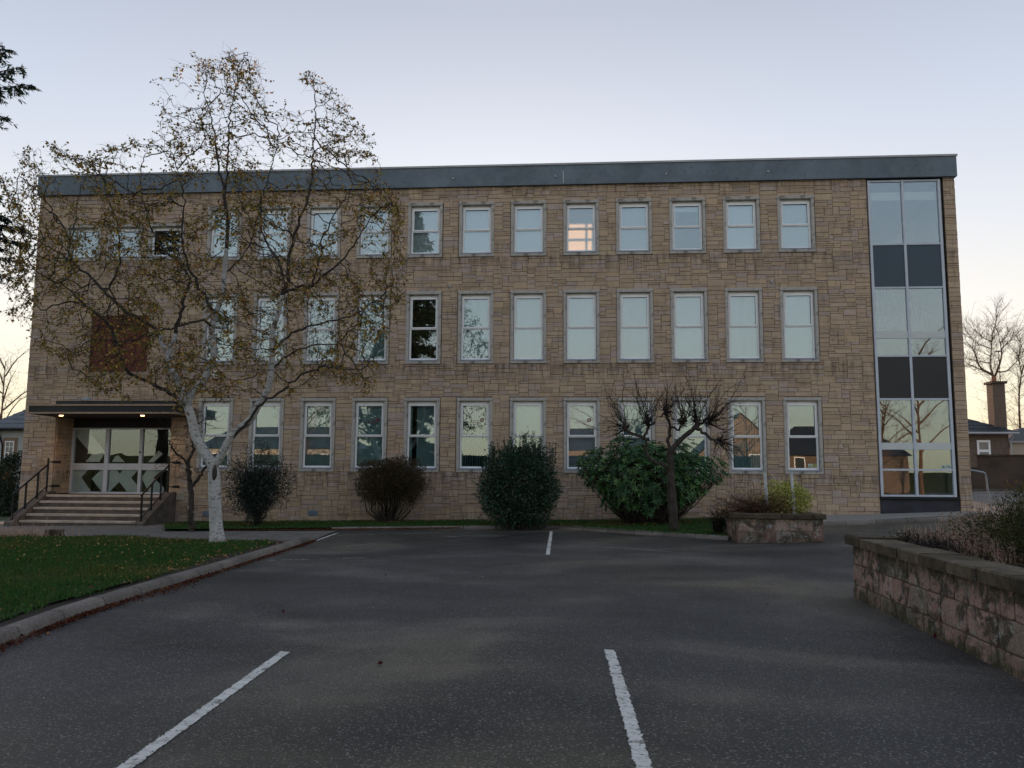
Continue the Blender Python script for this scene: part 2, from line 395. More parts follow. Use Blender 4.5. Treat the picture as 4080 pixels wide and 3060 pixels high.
# traced limb lines of the birch, the pollard and the far tree, in metres
BIRCH=[
  ([(-7.66,-8.4,0.09),(-7.73,-8.4,0.61),(-7.79,-8.4,1.4),(-7.83,-8.4,1.74)],0.165,0.14),
  ([(-7.83,-8.4,1.74),(-8.0,-8.37,1.95),(-8.29,-8.34,2.35),(-8.44,-8.31,2.88),(-8.57,-8.28,3.1),(-8.49,-8.25,3.33),(-8.32,-8.22,3.49),(-8.08,-8.19,3.95),(-8.03,-8.16,4.29),(-8.12,-8.14,4.6),(-8.15,-8.11,4.89),(-8.11,-8.08,5.13),(-7.97,-8.05,5.54),(-7.95,-8.02,6.06),(-7.94,-7.99,6.95),(-7.95,-7.96,7.38),(-8.07,-7.93,7.86),(-8.12,-7.9,8.23)],0.12,0.04),
  ([(-8.12,-7.9,8.23),(-8.25,-7.95,8.59),(-8.3,-8.0,9.05),(-8.38,-8.05,9.68),(-8.62,-8.1,10.42)],0.03,0.012),
  ([(-8.09,-7.9,7.87),(-8.07,-7.83,8.69),(-8.13,-7.77,9.38),(-8.11,-7.7,10.14),(-8.06,-7.63,10.87),(-8.08,-7.57,11.34),(-7.86,-7.5,11.72)],0.03,0.01),
  ([(-8.52,-8.4,3.09),(-8.77,-8.3,3.54),(-9.02,-8.2,3.97),(-9.13,-8.1,4.22),(-9.06,-8.0,4.63),(-9.02,-7.9,5.14),(-8.98,-7.8,5.69),(-8.9,-7.7,6.01)],0.08,0.04),
  ([(-8.9,-7.7,6.01),(-9.12,-7.58,6.4),(-9.44,-7.47,6.59),(-9.92,-7.35,7.05),(-10.3,-7.23,7.72),(-10.62,-7.12,8.58),(-10.61,-7.0,9.34)],0.035,0.012),
  ([(-8.05,-8.2,5.11),(-8.25,-8.33,5.57),(-8.37,-8.47,5.82),(-8.61,-8.6,6.3),(-8.68,-8.73,6.89),(-8.54,-8.87,7.58),(-8.73,-9.0,8.28)],0.04,0.012),
  ([(-8.52,-8.4,3.09),(-8.57,-8.53,3.16),(-8.85,-8.67,3.36),(-9.19,-8.8,3.53),(-9.48,-8.93,3.64),(-9.7,-9.07,3.97),(-9.8,-9.2,4.14),(-9.64,-9.33,4.36),(-9.79,-9.47,4.71),(-10.0,-9.6,4.92),(-10.39,-9.73,5.13),(-10.7,-9.87,5.0),(-10.91,-10.0,4.88)],0.055,0.018),
  ([(-9.71,-9.6,4.69),(-10.17,-9.75,5.07),(-10.61,-9.9,5.48),(-10.91,-10.05,5.55),(-11.13,-10.2,5.9)],0.025,0.012),
  ([(-8.97,-8.3,3.95),(-9.25,-8.2,4.6),(-9.67,-8.1,4.97),(-10.27,-8.0,5.25),(-10.78,-7.9,5.69),(-11.3,-7.8,6.14),(-11.74,-7.7,6.44),(-11.97,-7.6,6.84),(-12.19,-7.5,7.44),(-12.77,-7.4,8.06),(-13.23,-7.3,8.57),(-13.68,-7.2,8.86)],0.055,0.012),
  ([(-10.96,-7.6,5.76),(-10.81,-7.56,6.27),(-10.72,-7.52,6.62),(-10.83,-7.48,7.31),(-11.17,-7.44,8.13),(-11.48,-7.4,8.96)],0.03,0.012),
  ([(-11.94,-7.4,6.52),(-12.3,-7.63,6.84),(-12.61,-7.87,7.0),(-13.03,-8.1,7.16)],0.025,0.01),
  ([(-12.1,-7.4,6.9),(-12.14,-7.23,7.64),(-12.18,-7.07,8.4),(-12.09,-6.9,9.05)],0.022,0.01),
  ([(-7.83,-8.4,1.74),(-7.64,-8.45,1.95),(-7.49,-8.51,2.25),(-7.29,-8.56,2.5),(-6.95,-8.62,2.7),(-6.76,-8.67,3.08),(-6.54,-8.72,3.37),(-6.48,-8.78,3.81),(-6.44,-8.83,4.18),(-6.47,-8.88,4.48),(-6.39,-8.94,4.75),(-6.32,-8.99,4.84),(-6.2,-9.05,5.39),(-6.1,-9.1,5.56)],0.1,0.05),
  ([(-7.49,-8.5,2.25),(-6.99,-8.69,2.64),(-6.63,-8.87,3.09),(-6.21,-9.06,3.25),(-5.76,-9.24,3.57),(-5.12,-9.43,3.78),(-4.49,-9.61,3.66),(-4.06,-9.8,3.73)],0.04,0.014),
  ([(-6.1,-9.1,5.56),(-6.09,-9.03,6.35),(-5.88,-8.96,7.08),(-5.71,-8.89,7.83),(-5.71,-8.81,8.12),(-5.74,-8.74,9.03),(-5.73,-8.67,9.96),(-5.95,-8.6,10.62)],0.045,0.01),
  ([(-6.18,-9.1,5.38),(-5.84,-9.22,5.47),(-5.46,-9.33,5.47),(-5.17,-9.45,5.69),(-4.85,-9.57,5.86),(-4.38,-9.68,6.4),(-4.14,-9.8,6.78)],0.035,0.012),
  ([(-6.38,-9.0,4.15),(-6.06,-8.92,4.55),(-5.54,-8.84,4.76),(-4.96,-8.76,4.87),(-4.38,-8.68,5.19),(-4.0,-8.6,5.51)],0.03,0.012),
  ([(-6.1,-9.1,5.56),(-6.38,-8.92,6.18),(-6.77,-8.74,6.65),(-6.98,-8.56,7.44),(-6.87,-8.38,8.26),(-6.75,-8.2,9.09)],0.03,0.01),
  ([(-6.47,-8.8,3.8),(-6.13,-8.55,4.21),(-5.91,-8.3,4.35),(-5.36,-8.05,4.49),(-4.79,-7.8,4.32)],0.03,0.01),
  ([(-5.44,-9.4,5.45),(-5.24,-9.6,5.98),(-5.09,-9.8,6.5),(-4.67,-10.0,7.01),(-4.43,-10.2,7.32)],0.025,0.01),
  ([(-8.1,-8.2,4.87),(-8.33,-8.37,4.98),(-8.56,-8.53,4.85),(-9.2,-8.7,4.62),(-9.73,-8.87,4.39),(-10.37,-9.03,4.46),(-10.76,-9.2,4.14)],0.03,0.01),
  ([(-7.96,-8.0,6.07),(-7.72,-7.7,6.52),(-7.59,-7.4,7.05),(-7.57,-7.1,7.94)],0.025,0.01),
]
CROWN= [(-13.22,8.73),(-12.85,9.11),(-12.08,9.26),(-11.15,8.84),(-10.67,9.16),(-9.63,9.25),(-9.49,9.74),(-9.79,10.14),(-9.5,10.86),(-8.95,11.07),(-8.41,11.33),(-7.26,11.35),(-6.96,10.22),(-6.96,9.28),(-6.69,9.22),(-6.58,9.93),(-6.15,10.75),(-5.55,10.56),(-4.99,9.83),(-4.55,9.27),(-4.43,8.57),(-4.0,7.97),(-3.67,7.43),(-3.75,6.28),(-3.63,5.45),(-3.93,4.83),(-4.12,4.22),(-4.05,3.51),(-4.71,3.31),(-5.44,3.82),(-6.04,3.21),(-6.44,2.81),(-7.28,3.01),(-8.13,3.32),(-8.53,2.91),(-9.29,3.32),(-9.89,2.76),(-10.68,3.32),(-11.49,4.16),(-12.28,4.48),(-11.98,4.9),(-12.76,5.01),(-13.06,5.98),(-12.94,7.28),(-13.22,7.95)]
POLLARD=[
  ([(2.51,-4.54,0.2),(2.47,-4.54,0.94),(2.44,-4.54,1.63),(2.43,-4.54,2.18)],0.14,0.1),
  ([(2.43,-4.54,2.18),(2.57,-4.59,2.35),(2.76,-4.64,2.56),(3.06,-4.69,2.8),(3.14,-4.74,3.01)],0.09,0.06),
  ([(3.05,-4.74,2.8),(3.24,-4.84,2.69),(3.42,-4.94,2.51),(3.63,-5.04,2.34)],0.06,0.03),
  ([(3.05,-4.74,2.8),(3.3,-4.49,2.95),(3.48,-4.24,3.11)],0.05,0.03),
  ([(2.45,-4.54,1.7),(2.27,-4.6,1.85),(1.89,-4.65,1.97),(1.82,-4.71,2.18),(1.78,-4.77,2.52),(1.51,-4.83,2.62),(1.3,-4.88,2.7),(1.25,-4.94,2.92)],0.055,0.045),
  ([(1.78,-4.84,2.51),(1.87,-4.64,2.73),(1.9,-4.44,2.92)],0.05,0.035),
  ([(2.43,-4.54,2.18),(2.38,-4.42,2.47),(2.49,-4.29,2.82),(2.41,-4.17,3.12),(2.39,-4.04,3.27)],0.05,0.04),
  ([(2.49,-4.34,2.82),(2.71,-4.24,2.76),(2.83,-4.14,2.98)],0.035,0.03),
]
SHOOTS= [((1.31,-4.64,2.8),[(0.75,-5.14,3.97),(0.5,-4.04,3.67),(0.55,-4.74,3.21),(0.5,-3.84,2.85),(0.59,-4.44,2.6),(1.06,-5.14,4.04),(1.44,-4.04,4.39),(0.9,-4.74,3.42),(0.68,-3.84,3.07)]),((1.88,-4.64,2.91),[(1.47,-5.14,4.32),(1.87,-4.04,4.32),(1.87,-4.74,3.7),(1.66,-3.84,3.98),(2.11,-4.44,3.87)]),((2.34,-4.64,3.19),[(2.28,-5.14,4.31),(2.01,-4.04,4.14),(2.42,-4.74,3.77),(2.16,-3.84,3.68),(2.59,-4.44,3.62)]),((3.11,-4.64,3.01),[(2.65,-5.14,4.33),(3.01,-4.04,4.39),(3.25,-4.74,4.41),(3.45,-3.84,3.97),(3.81,-4.44,4.15),(2.95,-5.14,3.83),(2.86,-4.04,3.92)]),((3.41,-4.64,2.94),[(4.26,-5.14,4.3),(4.41,-4.04,4.02),(4.16,-4.74,3.66),(4.47,-3.84,3.5),(4.06,-4.44,2.82),(3.65,-5.14,4.0),(4.52,-4.04,3.09),(3.92,-4.74,3.59)]),((3.64,-4.64,2.46),[(4.09,-5.14,2.64),(4.26,-4.04,2.2),(4.21,-4.74,2.94),(4.15,-3.84,2.0)]),((2.76,-4.64,2.94),[(2.65,-5.14,3.93),(2.61,-4.04,3.95),(2.9,-4.74,3.7)])]
BGTREE=[
  ([(29.41,34.0,5.72),(29.49,34.0,7.64),(29.55,34.0,8.73),(29.4,34.0,9.25),(29.32,34.0,9.58),(29.42,34.0,10.22),(29.5,34.0,10.74),(29.53,34.0,11.2),(29.59,34.0,11.52),(29.59,34.0,11.79),(29.75,34.0,12.21),(29.93,34.0,12.57),(29.96,34.0,13.16)],0.16,0.02),
  ([(29.55,34.0,8.6),(29.76,34.0,9.06),(30.01,34.0,9.67),(30.16,34.0,10.22),(30.17,34.0,10.67),(30.11,34.0,11.1),(30.05,34.0,11.65),(29.94,34.0,12.18)],0.12,0.02),
  ([(29.55,34.0,8.73),(29.29,34.0,8.99),(28.84,34.0,9.19),(28.52,34.0,9.58),(28.4,34.0,10.23),(28.24,34.0,10.72),(27.87,34.0,11.18)],0.12,0.02),
  ([(28.84,34.0,9.19),(28.23,34.0,9.42),(27.75,34.0,9.68)],0.06,0.02),
  ([(29.5,34.0,10.74),(29.09,34.0,10.88),(28.73,34.0,11.01),(28.43,34.0,11.21),(28.13,34.0,11.54)],0.06,0.015),
  ([(30.17,34.0,10.67),(30.55,34.0,11.06),(30.87,34.0,11.32),(31.12,34.0,11.87)],0.06,0.015),
  ([(29.76,34.0,9.06),(30.37,34.0,9.05),(30.79,34.0,9.44),(31.19,34.0,9.86),(31.18,34.0,10.28)],0.08,0.02),
  ([(29.48,34.0,11.3),(29.36,34.0,11.3),(28.88,34.0,11.56),(28.62,34.0,11.86)],0.05,0.015),
  ([(30.11,34.0,11.1),(30.48,34.0,11.45),(30.66,34.0,11.91)],0.05,0.015),
  ([(31.09,34.0,5.72),(31.17,34.0,7.63),(31.39,34.0,8.73),(31.4,34.0,9.31),(31.28,34.0,9.92),(31.42,34.0,10.67),(31.49,34.0,11.35)],0.15,0.02),
  ([(31.41,34.0,8.92),(31.63,34.0,9.56),(31.98,34.0,10.21)],0.09,0.02),
  ([(29.32,34.0,9.58),(28.81,34.0,9.8),(28.2,34.0,9.91),(27.78,34.0,10.1)],0.06,0.02),
  ([(29.36,34.0,10.22),(29.03,34.0,10.39),(28.76,34.0,10.49)],0.04,0.015),
]
# ================================================================= SETTING
def setting():
    s = MB(); s.add([(-900, -900, -.45), (900, -900, -.45), (900, 900, -.45), (-900, 900, -.45)], [(0, 1, 2, 3)])
    s.build('ground', 'ground_far', kind='structure')
    # near ground behind and beside the office
    sheet('verge', [(-60, -1), (-18.1, -1), (-18.1, 8.2), (11.8, 8.2), (11.8, 40), (-60, 40)], lambda x, y: G(x, y) - .03, 'ground_far', 3, kind='structure')
    sheet('car_park', [(-60, -120), (60, -120), (60, -1), (12, 0), (-5, 0), (-9, -3), (-14, -3.5), (-60, -3.5)], lambda x, y: G(x, y) if y < -1 or x > 0 else G(x, y) , 'asphalt', 1.5, kind='structure')
    sheet('pavement', [(11.9, -1.2), (40, -1.2), (40, 30), (11.9, 30)], lambda x, y: G(x, y) + .012, 'pavement', 1.5, kind='structure')
    # path in front of the steps
    sheet('path', [(-40, -7.3), (-13.2, -7.56), (-10, -7.3), (-6.3, -7.9), (-6.02, -6.9), (-6.35, -3.9), (-9, -4.2), (-10.9, -4.4), (-12.6, -1.0), (-12.6, 0.0), (-18.4, 0.0), (-18.4, 1), (-40, 1)],
          lambda x, y: G(x, y) + .03, 'path_tarmac', 1.0, kind='structure')
setting()
LAWN = [(-30, -7.35), (-13.2, -7.6), (-11.5, -7.45), (-10, -7.4), (-8, -7.95), (-6.6, -8.35), (-6.22, -9.0), (-6.2, -11), (-6.05, -13.2), (-5.9, -15.6), (-5.85, -17.1), (-5.5, -18.6), (-5.3, -21), (-30, -21)]
lawn_z = lambda x, y: G(x, y) + .10 + .02 * np.sin(np.asarray(x) * 1.3) * np.sin(np.asarray(y) * .9)
sheet('lawn', LAWN, lawn_z, 'lawn_soil', .7, kind='structure')
SOIL = [(-6.9, -8.2), (-5.93, -8.3), (-5.9, -10.9), (-5.76, -13.3), (-5.62, -15.6), (-5.58, -17.1), (-5.25, -18.6), (-5.1, -21), (-5.5, -21), (-5.62, -18.6), (-5.98, -17.1), (-6.02, -15.6), (-6.15, -13.2), (-6.3, -11), (-6.4, -9.3)]
sheet('soil_edge', SOIL, lambda x, y: G(x, y) + .075 + .05 * max(0, min(1, (-5.9 - x) * 2)), 'soil', .4, kind='structure')
STRIP = [(-10.9, -4.4), (-9, -4.15), (-6.5, -3.55), (-3.1, -2.75), (-.66, -2.55), (.3, -3.4), (1.2, -4.3), (3.5, -6.35), (3.6, -5.35), (5.55, -5.35), (5.55, .0), (-12.6, .0), (-12.6, -1.0)]
def strip_z(x, y):
    t = np.clip(-np.asarray(y, float) / 3.5, 0, 1)
    wb = np.interp(x, [-16, -12, -5, -.7, 3, 8], [-.05, .03, .15, .19, .28, .44])
    return wb * (1 - t) + (G(x, y) + .09) * t
sheet('lawn_strip', STRIP, strip_z, 'lawn_soil', .7, kind='structure')

# grass blades
def blades(name, poly, zf, n, h, label, wid=.011, palette=None):
    poly_a = np.array(poly); lo = poly_a.min(0); hi = poly_a.max(0)
    lo[0] = max(lo[0], -15); hi[1] = min(hi[1], 0); lo[1] = max(lo[1], -19.5)
    X = rng.uniform(lo[0], hi[0], n); Y = rng.uniform(lo[1], hi[1], n); k = inside(poly, X, Y); X = X[k]; Y = Y[k]; m = len(X); X = X + rng.normal(0, .05, m) * (1 + np.sin(Y * 5)); Y = Y + rng.normal(0, .03, m)
    Z = np.array(zf(X, Y)); a = rng.uniform(0, PI, m); H = h * rng.uniform(.5, 1.3, m) * (1 + .4 * np.sin(X * 2.3) * np.sin(Y * 3.1)); W = wid * rng.uniform(.6, 1.4, m)
    lx = rng.normal(0, .35, m) * H; ly = rng.normal(0, .35, m) * H
    A = np.stack([X - np.cos(a) * W, Y - np.sin(a) * W, Z - .01], 1); B = np.stack([X + np.cos(a) * W, Y + np.sin(a) * W, Z - .01], 1)
    C = np.stack([X + lx, Y + ly, Z + H], 1)
    V = np.stack([A, B, C], 1).reshape(-1, 3); F = np.arange(3 * m).reshape(-1, 3)
    pat = (np.sin(X * 1.1 + 2) * np.sin(Y * 1.7) + np.sin(X * .5 - Y * .8)) * .25 + rng.normal(0, .25, m)
    c = np.where(pat[:, None] > .28, np.array([[.11, .12, .03]]), np.array([[.038, .105, .018]])) * rng.uniform(.55, 1.35, (m, 1))
    fast_mesh(name, V, F, 'tone_leaf', tone=np.repeat(c, 3, 0), label=label, category='grass', kind='stuff')
blades('grass', LAWN, lawn_z, 150000, .045, 'short green grass of the lawn in front of the entrance')
blades('grass', STRIP, strip_z, 50000, .05, 'narrow strip of green grass along the foot of the office wall')

# kerbs
def kerb(label, foot, width, height, length, zf, flip=1, bevel=.03):
    r = thing('kerb', label, 'kerb', (foot[0][0], foot[0][1], float(G(*foot[0])))); r['kind'] = 'structure'
    P = np.array(foot, float); d = np.r_[0, np.cumsum(np.linalg.norm(np.diff(P, axis=0), axis=1))]
    L = d[-1]; n = max(1, round(L / length)); e = np.linspace(0, L, n + 1)
    for i in range(n):
        a, b = e[i] + .009, e[i + 1] - .009; m = MB(); q = []
        for t in np.linspace(a, b, 4):
            x, y = np.interp(t, d, P[:, 0]), np.interp(t, d, P[:, 1]); x2, y2 = np.interp(t + .05, d, P[:, 0]), np.interp(t + .05, d, P[:, 1]); x1, y1 = np.interp(t - .05, d, P[:, 0]), np.interp(t - .05, d, P[:, 1])
            tx, ty = x2 - x1, y2 - y1; k = math.hypot(tx, ty); nx, ny = -ty / k * flip, tx / k * flip
            z = float(G(x, y)); hh = height + rng.normal(0, .002)
            for u, v in ((0, -.1), (0, hh * .35), (bevel * .5, hh * .72), (bevel * 1.4, hh * .95), (width * .5, hh), (width, hh * .98), (width, -.1)):
                q.append((x + nx * u, y + ny * u, z + v))
        f = []
        for s in range(3):
            for j in range(7): f.append((s * 7 + j, s * 7 + (j + 1) % 7, (s + 1) * 7 + (j + 1) % 7, (s + 1) * 7 + j))
        f += [tuple(range(7)), tuple(range(21, 28))[::-1]]
        m.add(q, f); m.build('kerb_stone', 'kerb_stone', r, smooth=False)
    return r
KF = [(-4.75, -21), (-5.11, -18.59), (-5.38, -17.06), (-5.5, -15.61), (-5.63, -13.26), (-5.77, -10.87), (-5.86, -9.2), (-5.93, -8.0), (-6.0, -7.1)]
kerb('rounded grey kerb curving along the left lawn edge, brown leaves at its foot', KF, .17, .125, .92, None)
kerb('low grey kerb between the grass strip and the faded bay lines', [(-6.6, -3.65), (-3.1, -2.8), (-.62, -2.58), (.3, -3.4), (1.2, -4.3), (3.5, -6.42)], .12, .10, .92, None)
kerb('dark kerb in front of the gravel strip under the stair window', [(5.6, -3.0), (8.5, -2.2), (11.9, -1.45)], .12, .12, .92, None)
sheet('gravel_strip', [(5.6, -2.95), (8.5, -2.1), (11.95, -1.35), (11.95, 0), (5.6, 0)],
      lambda x, y: float(np.interp(x, [5, 8, 9.3, 12], [.36, .44, .49, .6])) * (1 + y / 3) + (float(G(x, y)) + .11) * (-y / 3), 'gravel', .5, kind='structure')

# painted lines: chipped patches, flat geometry
def line(x0, y0, x1, y1, wid, label, chip=.12, keep=1.0, mat='road_paint', piece=.05, group=None, name='parking_line'):
    L = math.hypot(x1 - x0, y1 - y0); n = max(2, int(L / piece)); tx, ty = (x1 - x0) / L, (y1 - y0) / L; nx, ny = -ty, tx
    m = MB(); t = 0
    while t < L:
        l = piece * rng.uniform(.5, 1.5); e = min(L, t + l - (.004 if rng.random() < .35 else 0))
        k = keep if not callable(keep) else keep(t / L)
        if rng.random() < k and e > t + .01:
            a = -wid / 2 * (1 - chip * rng.random() * 2.2); b = wid / 2 * (1 - chip * rng.random() * 2.2)
            pts = []
            N = 5
            for j in range(N + 1): u = t + (e - t) * j / N; pts.append((u, a + wid * chip * rng.random()))
            for j in range(N, -1, -1): u = t + (e - t) * j / N; pts.append((u, b - wid * chip * rng.random()))
            sh = rng.normal(0, .006)
            q = [(x0 + tx * (u + (v * .25)) + nx * v, y0 + ty * (u + v * .25) + ny * v) for u, v in pts]
            m.add([(x, y, float(G(x, y)) + .006) for x, y in q], [tuple(range(len(q)))])
        t += l
    if not m.f: return
    o = m.build(name, mat, None, label=label, category='road marking', kind='structure')
    return o
g = 'white bay lines'
line(-2.54, -18.5, -2.33, -22.2, .105, 'long worn white bay line running to the bottom left of the car park', .08, 1)
line(.31, -18.12, .385, -22.2, .115, 'badly chipped white bay line in the right foreground', .1, 1)
line(-.62, -3.6, -.52, -9.6, .11, 'short white bay line leading to the kerb before the holly bush', .15, .97)
line(.57, -8.0, 1.9, -8.8, .08, 'thin faded white line right of the short bay line', .3, .85, mat='road_paint_faint')
line(-5.5, -11.1, -3.9, -10.45, .09, 'broken faint white line nearest the left kerb', .3, .75, mat='road_paint_faint')
line(-5.07, -8.57, -4.5, -7.5, .07, 'faint dashed white line near the left kerb end', .3, .75, mat='road_paint_faint')
line(-5.95, -7.25, -6.2, -4.4, .1, 'white line joining the two kerb ends across the path', .12, 1)
line(-6.0, -5.3, -3.3, -4.0, .11, 'faint white line just in front of the grass strip kerb', .3, .8, mat='road_paint_faint')
line(-4.9, -7.0, -2.6, -5.2, .10, 'row of worn white dashes on the upper left asphalt', .35, .38, piece=.2, mat='road_paint_faint')
line(-2.9, -4.3, -2.3, -3.8, .09, 'small white paint patch beside the grass strip kerb', .3, .9, mat='road_paint_faint')
line(-2.2, -6.2, -.75, -3.9, .06, 'dark tar seam slanting to the foot of the holly bush', .1, 1, 'tar_seal', name='tar_seam')
line(-1.35, -6.4, -.3, -7.3, .05, 'short dark tar seam crossing the bay line', .1, 1, 'tar_seal', name='tar_seam')
line(6.9, -3.6, 9.3, -6.5, .07, 'thin pale line on the asphalt beside the dead stalks', .3, .8, mat='road_paint_faint')

# fallen leaves
def litter(name, P, size, pal, label, w=None):
    n = len(P); N = rng.standard_normal((n, 3)); N[:, 2] = np.abs(N[:, 2]) * .25
    V, F = leaves_mesh(P, N, size * rng.uniform(.6, 1.3, n), .8, .12)
    fast_mesh(name, V, F, 'tone_leaf', tone=np.repeat(pick(pal, n, w) * rng.uniform(.6, 1.3, (n, 1)), 4, 0), label=label, category='fallen leaves', kind='stuff')
def litter_all():
    P = np.array(KF[::-1]); d = np.r_[0, np.cumsum(np.linalg.norm(np.diff(P, axis=0), axis=1))]
    n = 7000; t = rng.uniform(0, d[-1], n); dens = .35 + .65 * (np.sin(t * 2.1) * .5 + .5) * (np.sin(t * .7 + 1) * .5 + .5); k = rng.random(n) < dens; t = t[k]; n = len(t)
    off = np.abs(rng.normal(0, .05, n)) * (1 + 2.0 * np.exp(-((t - 7.9) / .7) ** 2)) + .005
    X = np.interp(t, d, P[:, 0]) + off; Y = np.interp(t, d, P[:, 1]); Z = G(X, Y) + .012 + rng.random(n) * .02
    red = [(.11, .028, .012), (.16, .05, .02), (.06, .02, .01), (.3, .14, .06)]
    litter('fallen_leaves', np.stack([X, Y, Z], 1), .032, red, 'red brown fallen leaves heaped at the foot of the left kerb', [.45, .25, .25, .05])
    n = 1100; X = rng.uniform(-14, -5.6, n * 3); Y = rng.uniform(-15, -7.5, n * 3); k = inside(LAWN, X, Y) & (rng.random(n * 3) < np.exp((Y + 8) / 4.5)); X = X[k]; Y = Y[k]
    litter('fallen_leaves', np.stack([X, Y, lawn_z(X, Y) + .045], 1), .036, [(.36, .22, .06), (.24, .13, .05), (.42, .3, .12), (.1, .06, .03), (.06, .05, .02)], 'yellow birch leaves scattered over the lawn under the birch')
    n = 1500; X = rng.uniform(-6.6, -3.2, n); Y = np.interp(X, [-6.6, -3.1], [-3.65, -2.8]) - np.abs(rng.normal(0, .05, n)) - .01
    m = 900; X2 = rng.uniform(-9.6, -6.4, m); Y2 = np.interp(X2, [-10.9, -6.4], [-4.4, -3.6]) + rng.normal(0, .1, m)
    X = np.r_[X, X2]; Y = np.r_[Y, Y2]
    litter('fallen_leaves', np.stack([X, Y, G(X, Y) + .05], 1), .035, [(.2, .08, .03), (.3, .14, .05), (.12, .04, .02)], 'brown leaves along the low kerb of the grass strip')
    n = 350; X = rng.uniform(-6.6, -5.9, n); Y = rng.uniform(-19, -8.4, n); k = X < np.interp(Y, [-21, -18.6, -15.6, -10.9, -8], [-5.2, -5.5, -5.7, -5.95, -6.1]); X = X[k]; Y = Y[k]
    litter('fallen_leaves', np.stack([X, Y, G(X, Y) + .12], 1), .04, [(.35, .18, .08), (.42, .3, .15), (.2, .09, .04)], 'orange leaves lying on the bare soil behind the left kerb')
    X = np.array([-1.62, -1.58, 3.5, 2.3, -3.3, -2.9]); Y = np.array([-18.9, -18.88, -17.2, -15.4, -16.5, -13.0])
    litter('fallen_leaves', np.stack([X, Y, G(X, Y) + .012], 1), .07, [(.1, .02, .015)], 'few dark red leaves lying singly on the open asphalt')
    X = np.concatenate([rng.normal(cx, .5, 160) for cx in (-9.1, -5.6, -1.5, 1.2, 2.6)]); Y = np.concatenate([rng.normal(cy, .35, 160) for cy in (-2.7, -1.1, -2.7, -2.4, -2.3)]); k = Y < -.1; X = X[k]; Y = Y[k]
    litter('fallen_leaves', np.stack([X, Y, strip_z(X, Y) + .04], 1), .045, [(.16, .08, .03), (.25, .14, .05), (.07, .04, .02)], 'dead leaves lying in the grass under the wall shrubs')
    n = 260; X = rng.uniform(-5, 3.4, n); Y = rng.uniform(-21, -4, n)
    litter('asphalt_debris', np.stack([X, Y, G(X, Y) + .008], 1), .016, [(.3, .27, .22), (.2, .12, .07), (.4, .38, .34)], 'scattered grit and bits of leaf on the open asphalt')
litter_all()
# ================================================================= OFFICE BUILDING
BX = (-3.0, 0, 0)
office = thing('office_building', 'three storey sandstone office block with blue grey fascia, white windows and tall stair window', 'office building', BX)
XL, XR, ZT, DEP = -18.15, 11.9, 10.95, 8.0
X0, SP, WW = -12.194, 1.6933, 1.146
ROWS = [(1.658, 4.019), (5.114, 7.483), (8.614, 10.445)]
SMALL = [(-17.12, 8.66), (-15.67, 8.66), (-14.24, 8.66)]; SW, SH = 1.22, 1.25
REC = (-17.03, -13.1, 3.42); TOW = (9.22, 11.56)
RED = (-16.03, -14.03, 4.91, 6.8)
openings = [(X0 + SP * c, X0 + SP * c + WW, a, b) for c in range(12) for a, b in ROWS]
openings += [(x, x + SW, z, z + SH) for x, z in SMALL]
openings += [(REC[0], REC[1], -.5, REC[2]), (TOW[0], TOW[1], .3, ZT + 1), RED]

def lay_stones(u0, u1, z0, z1, blocked, seed, du=.05, dz=.07):
    r = np.random.default_rng(seed); nu = int(round((u1 - u0) / du)); nz = int(math.ceil((z1 - z0) / dz))
    occ = np.zeros((nz, nu), bool); out = []
    uc = u0 + (np.arange(nu) + .5) * du; zc = z0 + (np.arange(nz) + .5) * dz
    for a, b, c, d in blocked:
        occ[np.ix_((zc > c) & (zc < d), (uc > a) & (uc < b))] = True
    for i in range(nz):
        j = 0
        while j < nu:
            if occ[i, j]: j += 1; continue
            run = 1
            while j + run < nu and not occ[i, j + run] and run < 15: run += 1
            h = int(r.choice([1, 2, 3], p=[.28, .58, .14]))
            L = int(r.integers(5, 13)) if h < 3 else int(r.integers(5, 10))
            if h == 1: L = int(r.integers(4, 12))
            if run - L < 3: L = run if run <= 12 else run - 4
            L = min(L, run); h = min(h, nz - i)
            while h > 1 and occ[i:i + h, j:j + L].any(): h -= 1
            occ[i:i + h, j:j + L] = True
            out.append((u0 + j * du, u0 + (j + L) * du, z0 + i * dz, min(z1, z0 + (i + h) * dz))); j += L
    return out
PAL = [(.47, .355, .245), (.445, .335, .235), (.475, .37, .26), (.455, .345, .25), (.43, .33, .24), (.46, .345, .26), (.455, .335, .25), (.445, .345, .265), (.465, .355, .25), (.45, .345, .29), (.43, .345, .30)]
def stone_geo(m, st, mp, r, joint=.0048):
    u0, u1, z0, z1 = st; j = joint * r.uniform(.7, 1.3); u0 += j; u1 -= j; z0 += j; z1 -= j
    if u1 - u0 < .012 or z1 - z0 < .012: return
    d = .004 + .012 * r.random(); b = .006
    k = r.normal(0, .0025, 8)
    o = [(u0 + k[0], z0 + k[1]), (u1 + k[2], z0 + k[3]), (u1 + k[4], z1 + k[5]), (u0 + k[6], z1 + k[7])]
    i = [(o[0][0] + b, o[0][1] + b), (o[1][0] - b, o[1][1] + b), (o[2][0] - b, o[2][1] - b), (o[3][0] + b, o[3][1] - b)]
    t = r.normal(0, .002, 4)
    v = [mp(u, -.02, z) for u, z in o] + [mp(u, d - .006, z) for u, z in o] + [mp(u, d + t[n], z) for n, (u, z) in enumerate(i)]
    f = [(8, 9, 10, 11)]
    for a in range(4):
        q = (a + 1) % 4; f += [(a, q, 4 + q, 4 + a), (4 + a, 4 + q, 8 + q, 8 + a)]
    c = np.array(PAL[r.integers(len(PAL))]) * r.uniform(.9, 1.09)
    m.add(v, f, tuple(c))
